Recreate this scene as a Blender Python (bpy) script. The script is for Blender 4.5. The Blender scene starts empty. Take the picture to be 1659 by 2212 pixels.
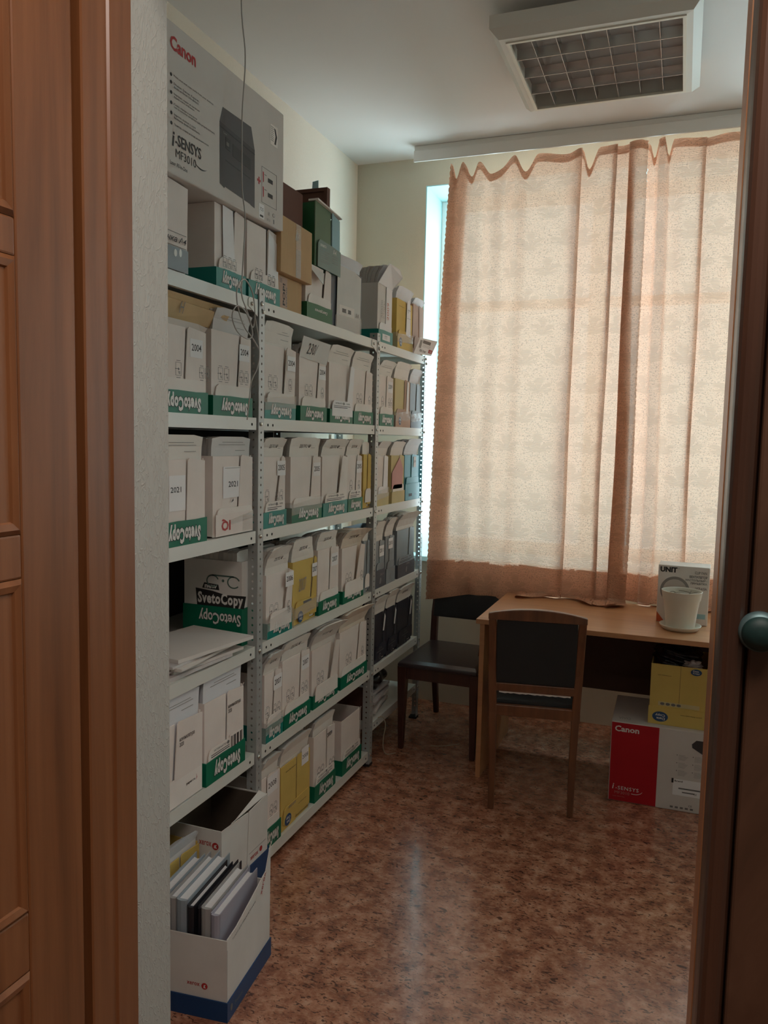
import bpy, bmesh, math, random
from mathutils import Vector, Matrix
random.seed(7)
R = math.radians
SC = bpy.context.scene
COL = SC.collection

# ------------------------------------------------------------------ camera
cam_d = bpy.data.cameras.new('camera')
cam = bpy.data.objects.new('camera', cam_d)
COL.objects.link(cam)
cam_d.sensor_fit = 'VERTICAL'
cam_d.sensor_height = 36.0
cam_d.lens = 1701.564 * 36.0 / 2212.0
cam_d.clip_start = 0.02
cam.matrix_world = Matrix(((0.935155, -0.052702, 0.350297, 0.0),
                           (0.353587, 0.078879, -0.932070, 0.0),
                           (0.021491, 0.995490, 0.092399, 1.55),
                           (0, 0, 0, 1)))
SC.camera = cam

# ------------------------------------------------------------------ view, world, lights
SC.view_settings.view_transform = 'Standard'
SC.view_settings.look = 'None'
SC.view_settings.gamma = 1.0
SC.view_settings.use_curve_mapping = False
SC.view_settings.exposure = 0.12
SC.cycles.use_denoising = True
SC.cycles.max_bounces = 10
SC.cycles.diffuse_bounces = 6
SC.cycles.transparent_max_bounces = 12
SC.cycles.sample_clamp_indirect = 6.0

SKY = (0.50, 0.85, 1.0)
SKY_STRENGTH = 3.8
WINDOW_W = 135.0
CORRIDOR_W = 17.0
world = bpy.data.worlds.new('sky'); SC.world = world
world.use_nodes = True
wn = world.node_tree.nodes
wn['Background'].inputs[0].default_value = (*SKY, 1)
wn['Background'].inputs[1].default_value = SKY_STRENGTH


def area_light(name, loc, rot, sx, sy, power, color):
    d = bpy.data.lights.new(name, 'AREA')
    d.shape = 'RECTANGLE'; d.size = sx; d.size_y = sy
    d.energy = power; d.color = color
    o = bpy.data.objects.new(name, d)
    o.location = loc; o.rotation_euler = rot
    COL.objects.link(o)
    return o


# daylight of the bright overcast sky outside the window
area_light('window_daylight', (0.05, 5.05, 2.05), (R(-90), 0, 0), 3.4, 2.6, WINDOW_W, (0.95, 0.94, 0.97))
# added fill light in the corridor around the camera; no such lamp is seen
area_light('corridor_fill', (0.15, 0.30, 2.68), (R(12), 0, 0), 0.9, 0.4, CORRIDOR_W, (1.0, 0.87, 0.78))

# ------------------------------------------------------------------ materials
MATS = {}


def newmat(name):
    m = bpy.data.materials.new(name); m.use_nodes = True
    MATS[name] = m
    nt = m.node_tree
    return m, nt, nt.nodes['Principled BSDF']


def plain(name, col, rough=0.6, metal=0.0, spec=0.5, var=0.0, bump=0.0, scale=30.0, coat=0.0):
    """Flat colour with a little noise in the tone and, if asked, in the relief."""
    m, nt, b = newmat(name)
    b.inputs['Roughness'].default_value = rough
    b.inputs['Metallic'].default_value = metal
    b.inputs['Specular IOR Level'].default_value = spec
    b.inputs['Coat Weight'].default_value = coat
    b.inputs['Base Color'].default_value = (*col, 1)
    if var or bump:
        tc = nt.nodes.new('ShaderNodeTexCoord')
        nz = nt.nodes.new('ShaderNodeTexNoise')
        nz.inputs['Scale'].default_value = scale
        nz.inputs['Detail'].default_value = 5
        nt.links.new(tc.outputs['Object'], nz.inputs['Vector'])
        if var:
            mx = nt.nodes.new('ShaderNodeMix'); mx.data_type = 'RGBA'
            mx.inputs['A'].default_value = (*[c * (1 - var) for c in col], 1)
            mx.inputs['B'].default_value = (*[min(1, c * (1 + var)) for c in col], 1)
            nt.links.new(nz.outputs['Fac'], mx.inputs['Factor'])
            nt.links.new(mx.outputs['Result'], b.inputs['Base Color'])
        if bump:
            bp = nt.nodes.new('ShaderNodeBump')
            bp.inputs['Strength'].default_value = bump
            bp.inputs['Distance'].default_value = 0.002
            nt.links.new(nz.outputs['Fac'], bp.inputs['Height'])
            nt.links.new(bp.outputs['Normal'], b.inputs['Normal'])
    return m


def N(nt, typ, **kw):
    n = nt.nodes.new(typ)
    for k, v in kw.items():
        if k in n.inputs.keys() if isinstance(k, str) else False:
            n.inputs[k].default_value = v
        else:
            setattr(n, k, v)
    return n


def ramp(nt, stops):
    r = nt.nodes.new('ShaderNodeValToRGB')
    e = r.color_ramp.elements
    while len(e) < len(stops):
        e.new(0.5)
    for i, (p, c) in enumerate(stops):
        e[i].position = p
        e[i].color = (*c, 1) if len(c) == 3 else c
    return r


def wood(name, dark, mid, light, scale=(26, 26, 1.2), rough=0.35, coat=0.25, knots=False):
    m, nt, b = newmat(name)
    tc = nt.nodes.new('ShaderNodeTexCoord')
    mp = nt.nodes.new('ShaderNodeMapping'); mp.inputs['Scale'].default_value = scale
    nt.links.new(tc.outputs['Object'], mp.inputs['Vector'])
    nz = nt.nodes.new('ShaderNodeTexNoise')
    nz.inputs['Scale'].default_value = 1.0; nz.inputs['Detail'].default_value = 7
    nz.inputs['Roughness'].default_value = 0.62
    nz.inputs['Distortion'].default_value = 1.6 if knots else 0.5
    nt.links.new(mp.outputs[0], nz.inputs['Vector'])
    cr = ramp(nt, [(0.28, dark), (0.5, mid), (0.74, light)])
    nt.links.new(nz.outputs['Fac'], cr.inputs['Fac'])
    nt.links.new(cr.outputs['Color'], b.inputs['Base Color'])
    b.inputs['Roughness'].default_value = rough
    b.inputs['Coat Weight'].default_value = coat
    b.inputs['Coat Roughness'].default_value = 0.25
    bp = nt.nodes.new('ShaderNodeBump'); bp.inputs['Strength'].default_value = 0.15
    bp.inputs['Distance'].default_value = 0.001
    nt.links.new(nz.outputs['Fac'], bp.inputs['Height'])
    nt.links.new(bp.outputs['Normal'], b.inputs['Normal'])
    return m


def crinkle(name, col, scale, strength, rough=0.8):
    """Wallpaper with a raised relief of short crossing creases."""
    m, nt, b = newmat(name)
    tc = nt.nodes.new('ShaderNodeTexCoord')
    last = None
    for k, (rot, sc3) in enumerate((((0.5, 0.3, 0.9), (1.0, 1.0, 0.28)), ((-0.7, 0.5, -0.4), (1.0, 0.9, 0.30)), ((0.1, -0.2, 0.2), (0.9, 1.0, 0.45)))):
        mp = nt.nodes.new('ShaderNodeMapping'); mp.inputs['Rotation'].default_value = rot
        mp.inputs['Scale'].default_value = [scale * q for q in sc3]; mp.inputs['Location'].default_value = (k * 3.1, k, 0)
        nt.links.new(tc.outputs['Object'], mp.inputs['Vector'])
        nz = nt.nodes.new('ShaderNodeTexNoise'); nz.inputs['Scale'].default_value = 1.0; nz.inputs['Detail'].default_value = 2
        nz.inputs['Distortion'].default_value = 0.5
        nt.links.new(mp.outputs[0], nz.inputs['Vector'])
        sb = nt.nodes.new('ShaderNodeMath'); sb.operation = 'SUBTRACT'; sb.inputs[1].default_value = 0.5
        nt.links.new(nz.outputs['Fac'], sb.inputs[0])
        ab = nt.nodes.new('ShaderNodeMath'); ab.operation = 'ABSOLUTE'; nt.links.new(sb.outputs[0], ab.inputs[0])
        cr = ramp(nt, [(0.0, (1, 1, 1)), (0.026, (0, 0, 0))]); nt.links.new(ab.outputs[0], cr.inputs['Fac'])
        if last is None:
            last = cr.outputs['Color']
        else:
            mx = nt.nodes.new('ShaderNodeMath'); mx.operation = 'MAXIMUM'
            nt.links.new(last, mx.inputs[0]); nt.links.new(cr.outputs['Color'], mx.inputs[1]); last = mx.outputs[0]
    bp = nt.nodes.new('ShaderNodeBump'); bp.inputs['Strength'].default_value = strength
    bp.inputs['Distance'].default_value = 0.0016
    nt.links.new(last, bp.inputs['Height'])
    nt.links.new(bp.outputs['Normal'], b.inputs['Normal'])
    b.inputs['Base Color'].default_value = (*col, 1)
    b.inputs['Roughness'].default_value = rough
    return m


def card(name, col, var=0.05, rough=0.75, lines=0.0):
    """Cardboard or paper; lines > 0 adds faint vertical corrugation."""
    m, nt, b = newmat(name)
    tc = nt.nodes.new('ShaderNodeTexCoord')
    nz = nt.nodes.new('ShaderNodeTexNoise'); nz.inputs['Scale'].default_value = 9; nz.inputs['Detail'].default_value = 6
    nt.links.new(tc.outputs['Object'], nz.inputs['Vector'])
    cr = ramp(nt, [(0.3, [c * (1 - var) for c in col]), (0.7, [min(1, c * (1 + var)) for c in col])])
    nt.links.new(nz.outputs['Fac'], cr.inputs['Fac'])
    nt.links.new(cr.outputs['Color'], b.inputs['Base Color'])
    b.inputs['Roughness'].default_value = rough
    b.inputs['Specular IOR Level'].default_value = 0.3
    w = nt.nodes.new('ShaderNodeTexWave'); w.bands_direction = 'Y'
    w.inputs['Scale'].default_value = 38; w.inputs['Distortion'].default_value = 2.5
    nt.links.new(tc.outputs['Object'], w.inputs['Vector'])
    mm = nt.nodes.new('ShaderNodeMath'); mm.operation = 'MULTIPLY_ADD'
    mm.inputs[1].default_value = lines
    nt.links.new(w.outputs['Fac'], mm.inputs[0]); nt.links.new(nz.outputs['Fac'], mm.inputs[2])
    bp = nt.nodes.new('ShaderNodeBump'); bp.inputs['Strength'].default_value = 0.25
    bp.inputs['Distance'].default_value = 0.002
    nt.links.new(mm.outputs[0], bp.inputs['Height'])
    nt.links.new(bp.outputs['Normal'], b.inputs['Normal'])
    return m


def pages(name, cover, page):
    """Folder: cover colour; the cut edges show fine sheet lines along the thickness (local x)."""
    m, nt, b = newmat(name)
    tc = nt.nodes.new('ShaderNodeTexCoord')
    w = nt.nodes.new('ShaderNodeTexWave'); w.bands_direction = 'X'; w.bands_direction = 'X'
    w.inputs['Scale'].default_value = 95; w.inputs['Distortion'].default_value = 0.8
    nt.links.new(tc.outputs['Object'], w.inputs['Vector'])
    nz = nt.nodes.new('ShaderNodeTexNoise'); nz.inputs['Scale'].default_value = 11
    nt.links.new(tc.outputs['Object'], nz.inputs['Vector'])
    cr = ramp(nt, [(0.1, [c * 0.55 for c in page]), (0.6, page)])
    nt.links.new(w.outputs['Fac'], cr.inputs['Fac'])
    c2 = ramp(nt, [(0.3, [c * 0.94 for c in cover]), (0.7, cover)])
    nt.links.new(nz.outputs['Fac'], c2.inputs['Fac'])
    # faces turned along local x are covers, all others are edges of the sheets
    sx = nt.nodes.new('ShaderNodeSeparateXYZ'); nt.links.new(tc.outputs['Normal'], sx.inputs[0])
    ab = nt.nodes.new('ShaderNodeMath'); ab.operation = 'ABSOLUTE'; nt.links.new(sx.outputs['X'], ab.inputs[0])
    gt = nt.nodes.new('ShaderNodeMath'); gt.operation = 'GREATER_THAN'; gt.inputs[1].default_value = 0.5
    nt.links.new(ab.outputs[0], gt.inputs[0])
    mx = nt.nodes.new('ShaderNodeMix'); mx.data_type = 'RGBA'
    nt.links.new(gt.outputs[0], mx.inputs['Factor'])
    nt.links.new(cr.outputs['Color'], mx.inputs['A']); nt.links.new(c2.outputs['Color'], mx.inputs['B'])
    nt.links.new(mx.outputs['Result'], b.inputs['Base Color'])
    b.inputs['Roughness'].default_value = 0.7
    return m


M = MATS
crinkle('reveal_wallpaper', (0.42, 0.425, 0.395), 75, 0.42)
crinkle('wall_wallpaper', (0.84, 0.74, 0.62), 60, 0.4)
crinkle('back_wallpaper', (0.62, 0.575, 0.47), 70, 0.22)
plain('ceiling_paint', (0.80, 0.76, 0.735), 0.75, var=0.02, scale=2)
plain('sky_tinted_plaster', (0.50, 0.80, 0.85), 0.8, var=0.02, bump=0.1, scale=60)  # the sky's cyan light is put into the plaster's own colour
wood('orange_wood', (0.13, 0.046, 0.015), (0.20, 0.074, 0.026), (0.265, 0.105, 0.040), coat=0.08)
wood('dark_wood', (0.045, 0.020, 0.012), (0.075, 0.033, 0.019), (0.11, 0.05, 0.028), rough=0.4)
wood('knotty_wood', (0.055, 0.027, 0.015), (0.09, 0.043, 0.024), (0.13, 0.066, 0.038), scale=(9, 9, 3), rough=0.45, knots=True)
wood('chair_wood', (0.10, 0.034, 0.014), (0.16, 0.056, 0.022), (0.22, 0.08, 0.032), scale=(30, 30, 3), rough=0.4)
wood('red_chair_wood', (0.035, 0.010, 0.007), (0.055, 0.016, 0.010), (0.08, 0.026, 0.015), scale=(30, 30, 3), rough=0.35)
wood('desk_laminate', (0.42, 0.19, 0.085), (0.50, 0.235, 0.105), (0.57, 0.28, 0.13), scale=(1.6, 22, 22), rough=0.38, coat=0.1)
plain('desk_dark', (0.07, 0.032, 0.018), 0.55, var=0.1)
plain('shelf_grey', (0.70, 0.69, 0.64), 0.38, var=0.02, scale=8)
plain('post_grey', (0.42, 0.43, 0.42), 0.35, metal=0.2, var=0.03)
plain('hole_dark', (0.01, 0.01, 0.01), 0.9)
plain('bolt_steel', (0.62, 0.60, 0.55), 0.25, metal=0.9)
card('white_card', (0.79, 0.70, 0.65), lines=0.07)
card('grey_white_card', (0.68, 0.645, 0.61), lines=0.05)
card('flap_card', (0.82, 0.75, 0.70), lines=0.04)
card('paper_white', (0.83, 0.80, 0.80), var=0.02)
card('green_card', (0.003, 0.150, 0.080), var=0.06, rough=0.45)
card('turquoise_card', (0.012, 0.22, 0.19), var=0.06, rough=0.4)
card('dark_green_card', (0.03, 0.14, 0.06), var=0.08, rough=0.5)
card('olive_green_card', (0.13, 0.20, 0.12), var=0.08, rough=0.5)
card('pale_blue_card', (0.36, 0.55, 0.60), var=0.05)
card('grey_green_card', (0.20, 0.28, 0.25), var=0.05, rough=0.4)
card('yellow_card', (0.64, 0.45, 0.125), var=0.05)
card('pale_yellow_card', (0.60, 0.50, 0.26), var=0.05)
card('peach_card', (0.52, 0.36, 0.28), var=0.06)
card('charcoal_card', (0.10, 0.11, 0.13), var=0.1, rough=0.4)
card('black_card', (0.030, 0.032, 0.046), var=0.12, rough=0.38)
card('slate_card', (0.25, 0.28, 0.30), var=0.08, rough=0.45)
card('teal_card', (0.035, 0.24, 0.29), var=0.08, rough=0.4)
card('kraft_card', (0.525, 0.331, 0.169), lines=0.5)
card('kraft_paper', (0.587, 0.400, 0.213), var=0.12)
card('brown_card', (0.135, 0.062, 0.045), var=0.08)
card('blue_card', (0.012, 0.052, 0.15), var=0.08, rough=0.45)
card('pink_card', (0.62, 0.33, 0.30), var=0.05)
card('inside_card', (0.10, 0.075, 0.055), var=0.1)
card('canon_card', (0.62, 0.56, 0.52), var=0.03)
card('red_card', (0.42, 0.010, 0.018), var=0.05, rough=0.4)
pages('folder_white', (0.78, 0.72, 0.66), (0.68, 0.65, 0.61))
pages('folder_grey', (0.66, 0.63, 0.61), (0.56, 0.54, 0.52))
pages('folder_cream', (0.78, 0.66, 0.54), (0.66, 0.60, 0.52))
pages('folder_bluish', (0.74, 0.74, 0.77), (0.62, 0.63, 0.66))
plain('ink_black', (0.018, 0.016, 0.016), 0.6)
plain('ink_grey', (0.16, 0.15, 0.145), 0.6)
plain('ink_lightgrey', (0.30, 0.28, 0.265), 0.6)
plain('ink_red', (0.42, 0.022, 0.022), 0.55)
plain('ink_orange', (0.55, 0.10, 0.03), 0.5)
plain('ink_pinkred', (0.45, 0.20, 0.17), 0.6)
plain('ink_white', (0.74, 0.72, 0.68), 0.5)
plain('ink_outline', (0.012, 0.022, 0.018), 0.6)
plain('ink_blue', (0.02, 0.07, 0.17), 0.45)
plain('ink_palegreen', (0.10, 0.17, 0.145), 0.5)
plain('ink_faintgreen', (0.02, 0.22, 0.12), 0.45)
plain('printer_dark', (0.045, 0.040, 0.042), 0.5, var=0.1)
plain('printer_mid', (0.085, 0.075, 0.078), 0.5, var=0.1)
plain('printer_darker', (0.022, 0.020, 0.022), 0.5)
plain('black_upholstery', (0.018, 0.018, 0.019), 0.75, bump=0.5, scale=300)
plain('brown_leather', (0.035, 0.022, 0.025), 0.28, bump=0.3, scale=120)
plain('lamp_white', (0.78, 0.74, 0.68), 0.5)
plain('lamp_rim', (0.80, 0.74, 0.64), 0.4)
plain('louvre', (0.42, 0.38, 0.36), 0.22, metal=0.75)
plain('lamp_inside', (0.24, 0.21, 0.20), 0.35)
plain('lamp_tube', (0.62, 0.60, 0.58), 0.3)
plain('rail_white', (0.84, 0.81, 0.77), 0.4)
plain('pot_white', (0.74, 0.68, 0.58), 0.4, bump=0.2, scale=40)
plain('twig', (0.09, 0.07, 0.04), 0.8)
plain('soil', (0.05, 0.035, 0.025), 0.95)
plain('black_bag', (0.012, 0.011, 0.013), 0.25, bump=0.6, scale=25)
plain('clear_bag', (0.45, 0.38, 0.36), 0.2, bump=0.6, scale=30)
plain('wire_grey', (0.50, 0.47, 0.44), 0.5)
plain('string_beige', (0.45, 0.36, 0.25), 0.8)
plain('knob_green', (0.002, 0.026, 0.024), 0.6, coat=0.0)
plain('knob_metal', (0.10, 0.17, 0.18), 0.45, metal=0.5)
plain('window_frame', (0.75, 0.78, 0.78), 0.4)
plain('book_cover_black', (0.012, 0.012, 0.018), 0.5)
plain('book_cover_lavender', (0.36, 0.34, 0.40), 0.6)
plain('book_cover_grey', (0.36, 0.34, 0.33), 0.65)
plain('book_cover_blue', (0.30, 0.34, 0.38), 0.6)
plain('book_pages', (0.72, 0.70, 0.71), 0.8, bump=0.4, scale=160)
plain('post_foot', (0.015, 0.015, 0.015), 0.6)
plain('corridor_paint', (0.45, 0.42, 0.36), 0.8)


def tape_mat():
    m, nt, b = newmat('clear_tape')
    b.inputs['Base Color'].default_value = (0.75, 0.72, 0.68, 1)
    b.inputs['Roughness'].default_value = 0.18
    b.inputs['Alpha'].default_value = 0.22
    tc = nt.nodes.new('ShaderNodeTexCoord')
    nz = nt.nodes.new('ShaderNodeTexNoise'); nz.inputs['Scale'].default_value = 45; nz.inputs['Detail'].default_value = 3
    mp = nt.nodes.new('ShaderNodeMapping'); mp.inputs['Scale'].default_value = (1, 0.35, 2.2)
    nt.links.new(tc.outputs['Object'], mp.inputs['Vector']); nt.links.new(mp.outputs[0], nz.inputs['Vector'])
    bp = nt.nodes.new('ShaderNodeBump'); bp.inputs['Strength'].default_value = 1.0; bp.inputs['Distance'].default_value = 0.006
    nt.links.new(nz.outputs['Fac'], bp.inputs['Height']); nt.links.new(bp.outputs['Normal'], b.inputs['Normal'])


tape_mat()


def floor_mat():
    m, nt, b = newmat('mottled_linoleum')
    tc = nt.nodes.new('ShaderNodeTexCoord')
    # large soft clouds
    n1 = nt.nodes.new('ShaderNodeTexNoise'); n1.inputs['Scale'].default_value = 16; n1.inputs['Detail'].default_value = 6
    n1.inputs['Roughness'].default_value = 0.68
    nt.links.new(tc.outputs['Object'], n1.inputs['Vector'])
    base = ramp(nt, [(0.30, (0.17, 0.062, 0.040)), (0.45, (0.33, 0.128, 0.072)), (0.56, (0.49, 0.22, 0.132)), (0.68, (0.62, 0.36, 0.25))])
    nt.links.new(n1.outputs['Fac'], base.inputs['Fac'])
    # short flecks lying across
    mp = nt.nodes.new('ShaderNodeMapping'); mp.inputs['Scale'].default_value = (44, 92, 1)
    mp.inputs['Rotation'].default_value = (0, 0, 0.2)
    nt.links.new(tc.outputs['Object'], mp.inputs['Vector'])
    n2 = nt.nodes.new('ShaderNodeTexNoise'); n2.inputs['Scale'].default_value = 1; n2.inputs['Detail'].default_value = 4
    n2.inputs['Distortion'].default_value = 1.4
    nt.links.new(mp.outputs[0], n2.inputs['Vector'])
    fl = ramp(nt, [(0.37, (1, 1, 1)), (0.43, (0, 0, 0))])
    nt.links.new(n2.outputs['Fac'], fl.inputs['Fac'])
    mk = nt.nodes.new('ShaderNodeMix'); mk.data_type = 'RGBA'
    mk.inputs['B'].default_value = (0.045, 0.020, 0.014, 1)
    mm = nt.nodes.new('ShaderNodeMath'); mm.operation = 'MULTIPLY'; mm.inputs[1].default_value = 0.85
    nt.links.new(fl.outputs['Color'], mm.inputs[0]); nt.links.new(mm.outputs[0], mk.inputs['Factor'])
    nt.links.new(base.outputs['Color'], mk.inputs['A'])
    # pale flecks
    lf = ramp(nt, [(0.58, (0, 0, 0)), (0.65, (1, 1, 1))])
    nt.links.new(n2.outputs['Fac'], lf.inputs['Fac'])
    ml = nt.nodes.new('ShaderNodeMix'); ml.data_type = 'RGBA'
    ml.inputs['B'].default_value = (0.52, 0.28, 0.18, 1)
    m2 = nt.nodes.new('ShaderNodeMath'); m2.operation = 'MULTIPLY'; m2.inputs[1].default_value = 0.6
    nt.links.new(lf.outputs['Color'], m2.inputs[0]); nt.links.new(m2.outputs[0], ml.inputs['Factor'])
    nt.links.new(mk.outputs['Result'], ml.inputs['A'])
    nt.links.new(ml.outputs['Result'], b.inputs['Base Color'])
    b.inputs['Roughness'].default_value = 0.26
    b.inputs['Coat Weight'].default_value = 0.45
    b.inputs['Coat Roughness'].default_value = 0.13
    b.inputs['Specular IOR Level'].default_value = 0.45
    n3 = nt.nodes.new('ShaderNodeTexNoise'); n3.inputs['Scale'].default_value = 7; n3.inputs['Detail'].default_value = 3
    nt.links.new(tc.outputs['Object'], n3.inputs['Vector'])
    bp = nt.nodes.new('ShaderNodeBump'); bp.inputs['Strength'].default_value = 0.22; bp.inputs['Distance'].default_value = 0.006
    nt.links.new(n3.outputs['Fac'], bp.inputs['Height']); nt.links.new(bp.outputs['Normal'], b.inputs['Normal'])


floor_mat()


def curtain_mat():
    """Peach jacquard: fan shaped leaves and fine worm-like flecks, woven in the UV space of the cloth (metres)."""
    m, nt, b = newmat('peach_jacquard')
    nt.nodes.remove(b)
    out = nt.nodes['Material Output']
    uv = nt.nodes.new('ShaderNodeUVMap'); uv.uv_map = 'UVMap'

    def math1(op, a, bb=None, v=None):
        n = nt.nodes.new('ShaderNodeMath'); n.operation = op
        if hasattr(a, 'links'):
            nt.links.new(a, n.inputs[0])
        else:
            n.inputs[0].default_value = a
        if bb is not None:
            if hasattr(bb, 'links'):
                nt.links.new(bb, n.inputs[1])
            else:
                n.inputs[1].default_value = bb
        return n.outputs[0]
    wob = nt.nodes.new('ShaderNodeTexNoise'); wob.inputs['Scale'].default_value = 9; wob.inputs['Detail'].default_value = 2
    nt.links.new(uv.outputs[0], wob.inputs['Vector'])
    vm = nt.nodes.new('ShaderNodeVectorMath'); vm.operation = 'MULTIPLY_ADD'; vm.inputs[1].default_value = (0.07, 0.05, 0)
    nt.links.new(wob.outputs['Color'], vm.inputs[0]); nt.links.new(uv.outputs[0], vm.inputs[2])
    sp = nt.nodes.new('ShaderNodeSeparateXYZ'); nt.links.new(vm.outputs[0], sp.inputs[0])
    TX, TY = 0.17, 0.150
    v = math1('DIVIDE', sp.outputs['Y'], TY)
    row = math1('FLOOR', v)
    off = math1('MULTIPLY', math1('MODULO', row, 2.0), 0.5)
    u = math1('ADD', math1('DIVIDE', sp.outputs['X'], TX), off)
    fu = math1('SUBTRACT', math1('FRACT', u), 0.5)
    fv = math1('SUBTRACT', math1('FRACT', v), 0.18)
    r = math1('SQRT', math1('ADD', math1('MULTIPLY', fu, fu), math1('MULTIPLY', fv, fv)))
    th = math1('ARCTAN2', fu, fv)
    bend = math1('MULTIPLY', math1('MULTIPLY', r, -1.3), math1('SINE', th))
    pet = math1('POWER', math1('ABSOLUTE', math1('COSINE', math1('MULTIPLY', math1('ADD', th, bend), 7.5))), 0.5)
    fall = math1('SUBTRACT', 1.0, math1('MULTIPLY', math1('POWER', math1('ABSOLUTE', th), 3.0), 0.16))
    lim = math1('MULTIPLY', math1('MULTIPLY', pet, 0.66), fall)
    leaf = math1('MULTIPLY', math1('SUBTRACT', lim, r), 9.0)
    cl = nt.nodes.new('ShaderNodeClamp'); nt.links.new(leaf, cl.inputs['Value'])
    leafm = cl.outputs[0]
    # worm-like flecks of the ground weave
    fk = nt.nodes.new('ShaderNodeTexNoise'); fk.inputs['Scale'].default_value = 165; fk.inputs['Detail'].default_value = 1
    fk.inputs['Distortion'].default_value = 0.6
    nt.links.new(uv.outputs[0], fk.inputs['Vector'])
    fr = ramp(nt, [(0.36, (1, 1, 1)), (0.43, (0, 0, 0))]); nt.links.new(fk.outputs['Fac'], fr.inputs['Fac'])
    inv = math1('SUBTRACT', 1.0, leafm)
    fleck = math1('MULTIPLY', fr.outputs['Color'], inv)
    # veins within the leaves
    wv = nt.nodes.new('ShaderNodeTexWave'); wv.inputs['Scale'].default_value = 1.0; wv.inputs['Distortion'].default_value = 12; wv.bands_direction = 'Y'
    wv.inputs['Detail'].default_value = 2.0; wv.inputs['Detail Scale'].default_value = 1.2
    wm = nt.nodes.new('ShaderNodeMapping'); wm.inputs['Scale'].default_value = (14, 34, 1)
    nt.links.new(uv.outputs[0], wm.inputs['Vector']); nt.links.new(wm.outputs[0], wv.inputs['Vector'])
    # colours
    ground = (0.98, 0.635, 0.45, 1); leafc = (0.84, 0.54, 0.38, 1); fleckc = (0.58, 0.36, 0.26, 1)
    m1 = nt.nodes.new('ShaderNodeMix'); m1.data_type = 'RGBA'; m1.inputs['A'].default_value = ground; m1.inputs['B'].default_value = leafc
    nt.links.new(leafm, m1.inputs['Factor'])
    m2 = nt.nodes.new('ShaderNodeMix'); m2.data_type = 'RGBA'; m2.inputs['B'].default_value = fleckc
    nt.links.new(math1('MULTIPLY', fleck, 0.75), m2.inputs['Factor']); nt.links.new(m1.outputs['Result'], m2.inputs['A'])
    m3 = nt.nodes.new('ShaderNodeMix'); m3.data_type = 'RGBA'; m3.inputs['B'].default_value = (0.66, 0.44, 0.34, 1)
    nt.links.new(math1('MULTIPLY', math1('POWER', wv.outputs['Fac'], 3.0), 0.34), m3.inputs['Factor']); nt.links.new(m2.outputs['Result'], m3.inputs['A'])
    m2 = m3
    hb = math1('ADD', math1('MULTIPLY', leafm, 0.8), math1('ADD', math1('MULTIPLY', fleck, -0.5), math1('MULTIPLY', wv.outputs['Fac'], 0.5)))
    bp = nt.nodes.new('ShaderNodeBump'); bp.inputs['Strength'].default_value = 0.6; bp.inputs['Distance'].default_value = 0.002
    nt.links.new(hb, bp.inputs['Height'])
    tr = nt.nodes.new('ShaderNodeBsdfTranslucent'); nt.links.new(m2.outputs['Result'], tr.inputs['Color']); nt.links.new(bp.outputs['Normal'], tr.inputs['Normal'])
    df = nt.nodes.new('ShaderNodeBsdfPrincipled'); df.inputs['Roughness'].default_value = 0.45
    dc = nt.nodes.new('ShaderNodeMix'); dc.data_type = 'RGBA'; dc.blend_type = 'MULTIPLY'; dc.inputs['Factor'].default_value = 1.0
    dc.inputs['B'].default_value = (0.74, 0.60, 0.52, 1); nt.links.new(m2.outputs['Result'], dc.inputs['A'])
    nt.links.new(dc.outputs['Result'], df.inputs['Base Color']); nt.links.new(bp.outputs['Normal'], df.inputs['Normal'])
    s1 = nt.nodes.new('ShaderNodeMixShader'); s1.inputs[0].default_value = 0.195
    nt.links.new(df.outputs[0], s1.inputs[1]); nt.links.new(tr.outputs[0], s1.inputs[2])
    # open weave: a little of what is behind shows straight through
    tp = nt.nodes.new('ShaderNodeBsdfTransparent'); tp.inputs['Color'].default_value = (0.95, 0.86, 0.80, 1)
    s2 = nt.nodes.new('ShaderNodeMixShader'); s2.inputs[0].default_value = 0.03
    nt.links.new(s1.outputs[0], s2.inputs[1]); nt.links.new(tp.outputs[0], s2.inputs[2])
    nt.links.new(s2.outputs[0], out.inputs['Surface'])


curtain_mat()


def glass_mat():
    m, nt, b = newmat('window_glass')
    nt.nodes.remove(b)
    out = nt.nodes['Material Output']
    tp = nt.nodes.new('ShaderNodeBsdfTransparent'); tp.inputs['Color'].default_value = (0.93, 0.97, 0.96, 1)
    gl = nt.nodes.new('ShaderNodeBsdfGlossy'); gl.inputs['Roughness'].default_value = 0.03
    s = nt.nodes.new('ShaderNodeMixShader'); s.inputs[0].default_value = 0.07
    nt.links.new(tp.outputs[0], s.inputs[1]); nt.links.new(gl.outputs[0], s.inputs[2])
    nt.links.new(s.outputs[0], out.inputs['Surface'])


glass_mat()


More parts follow.
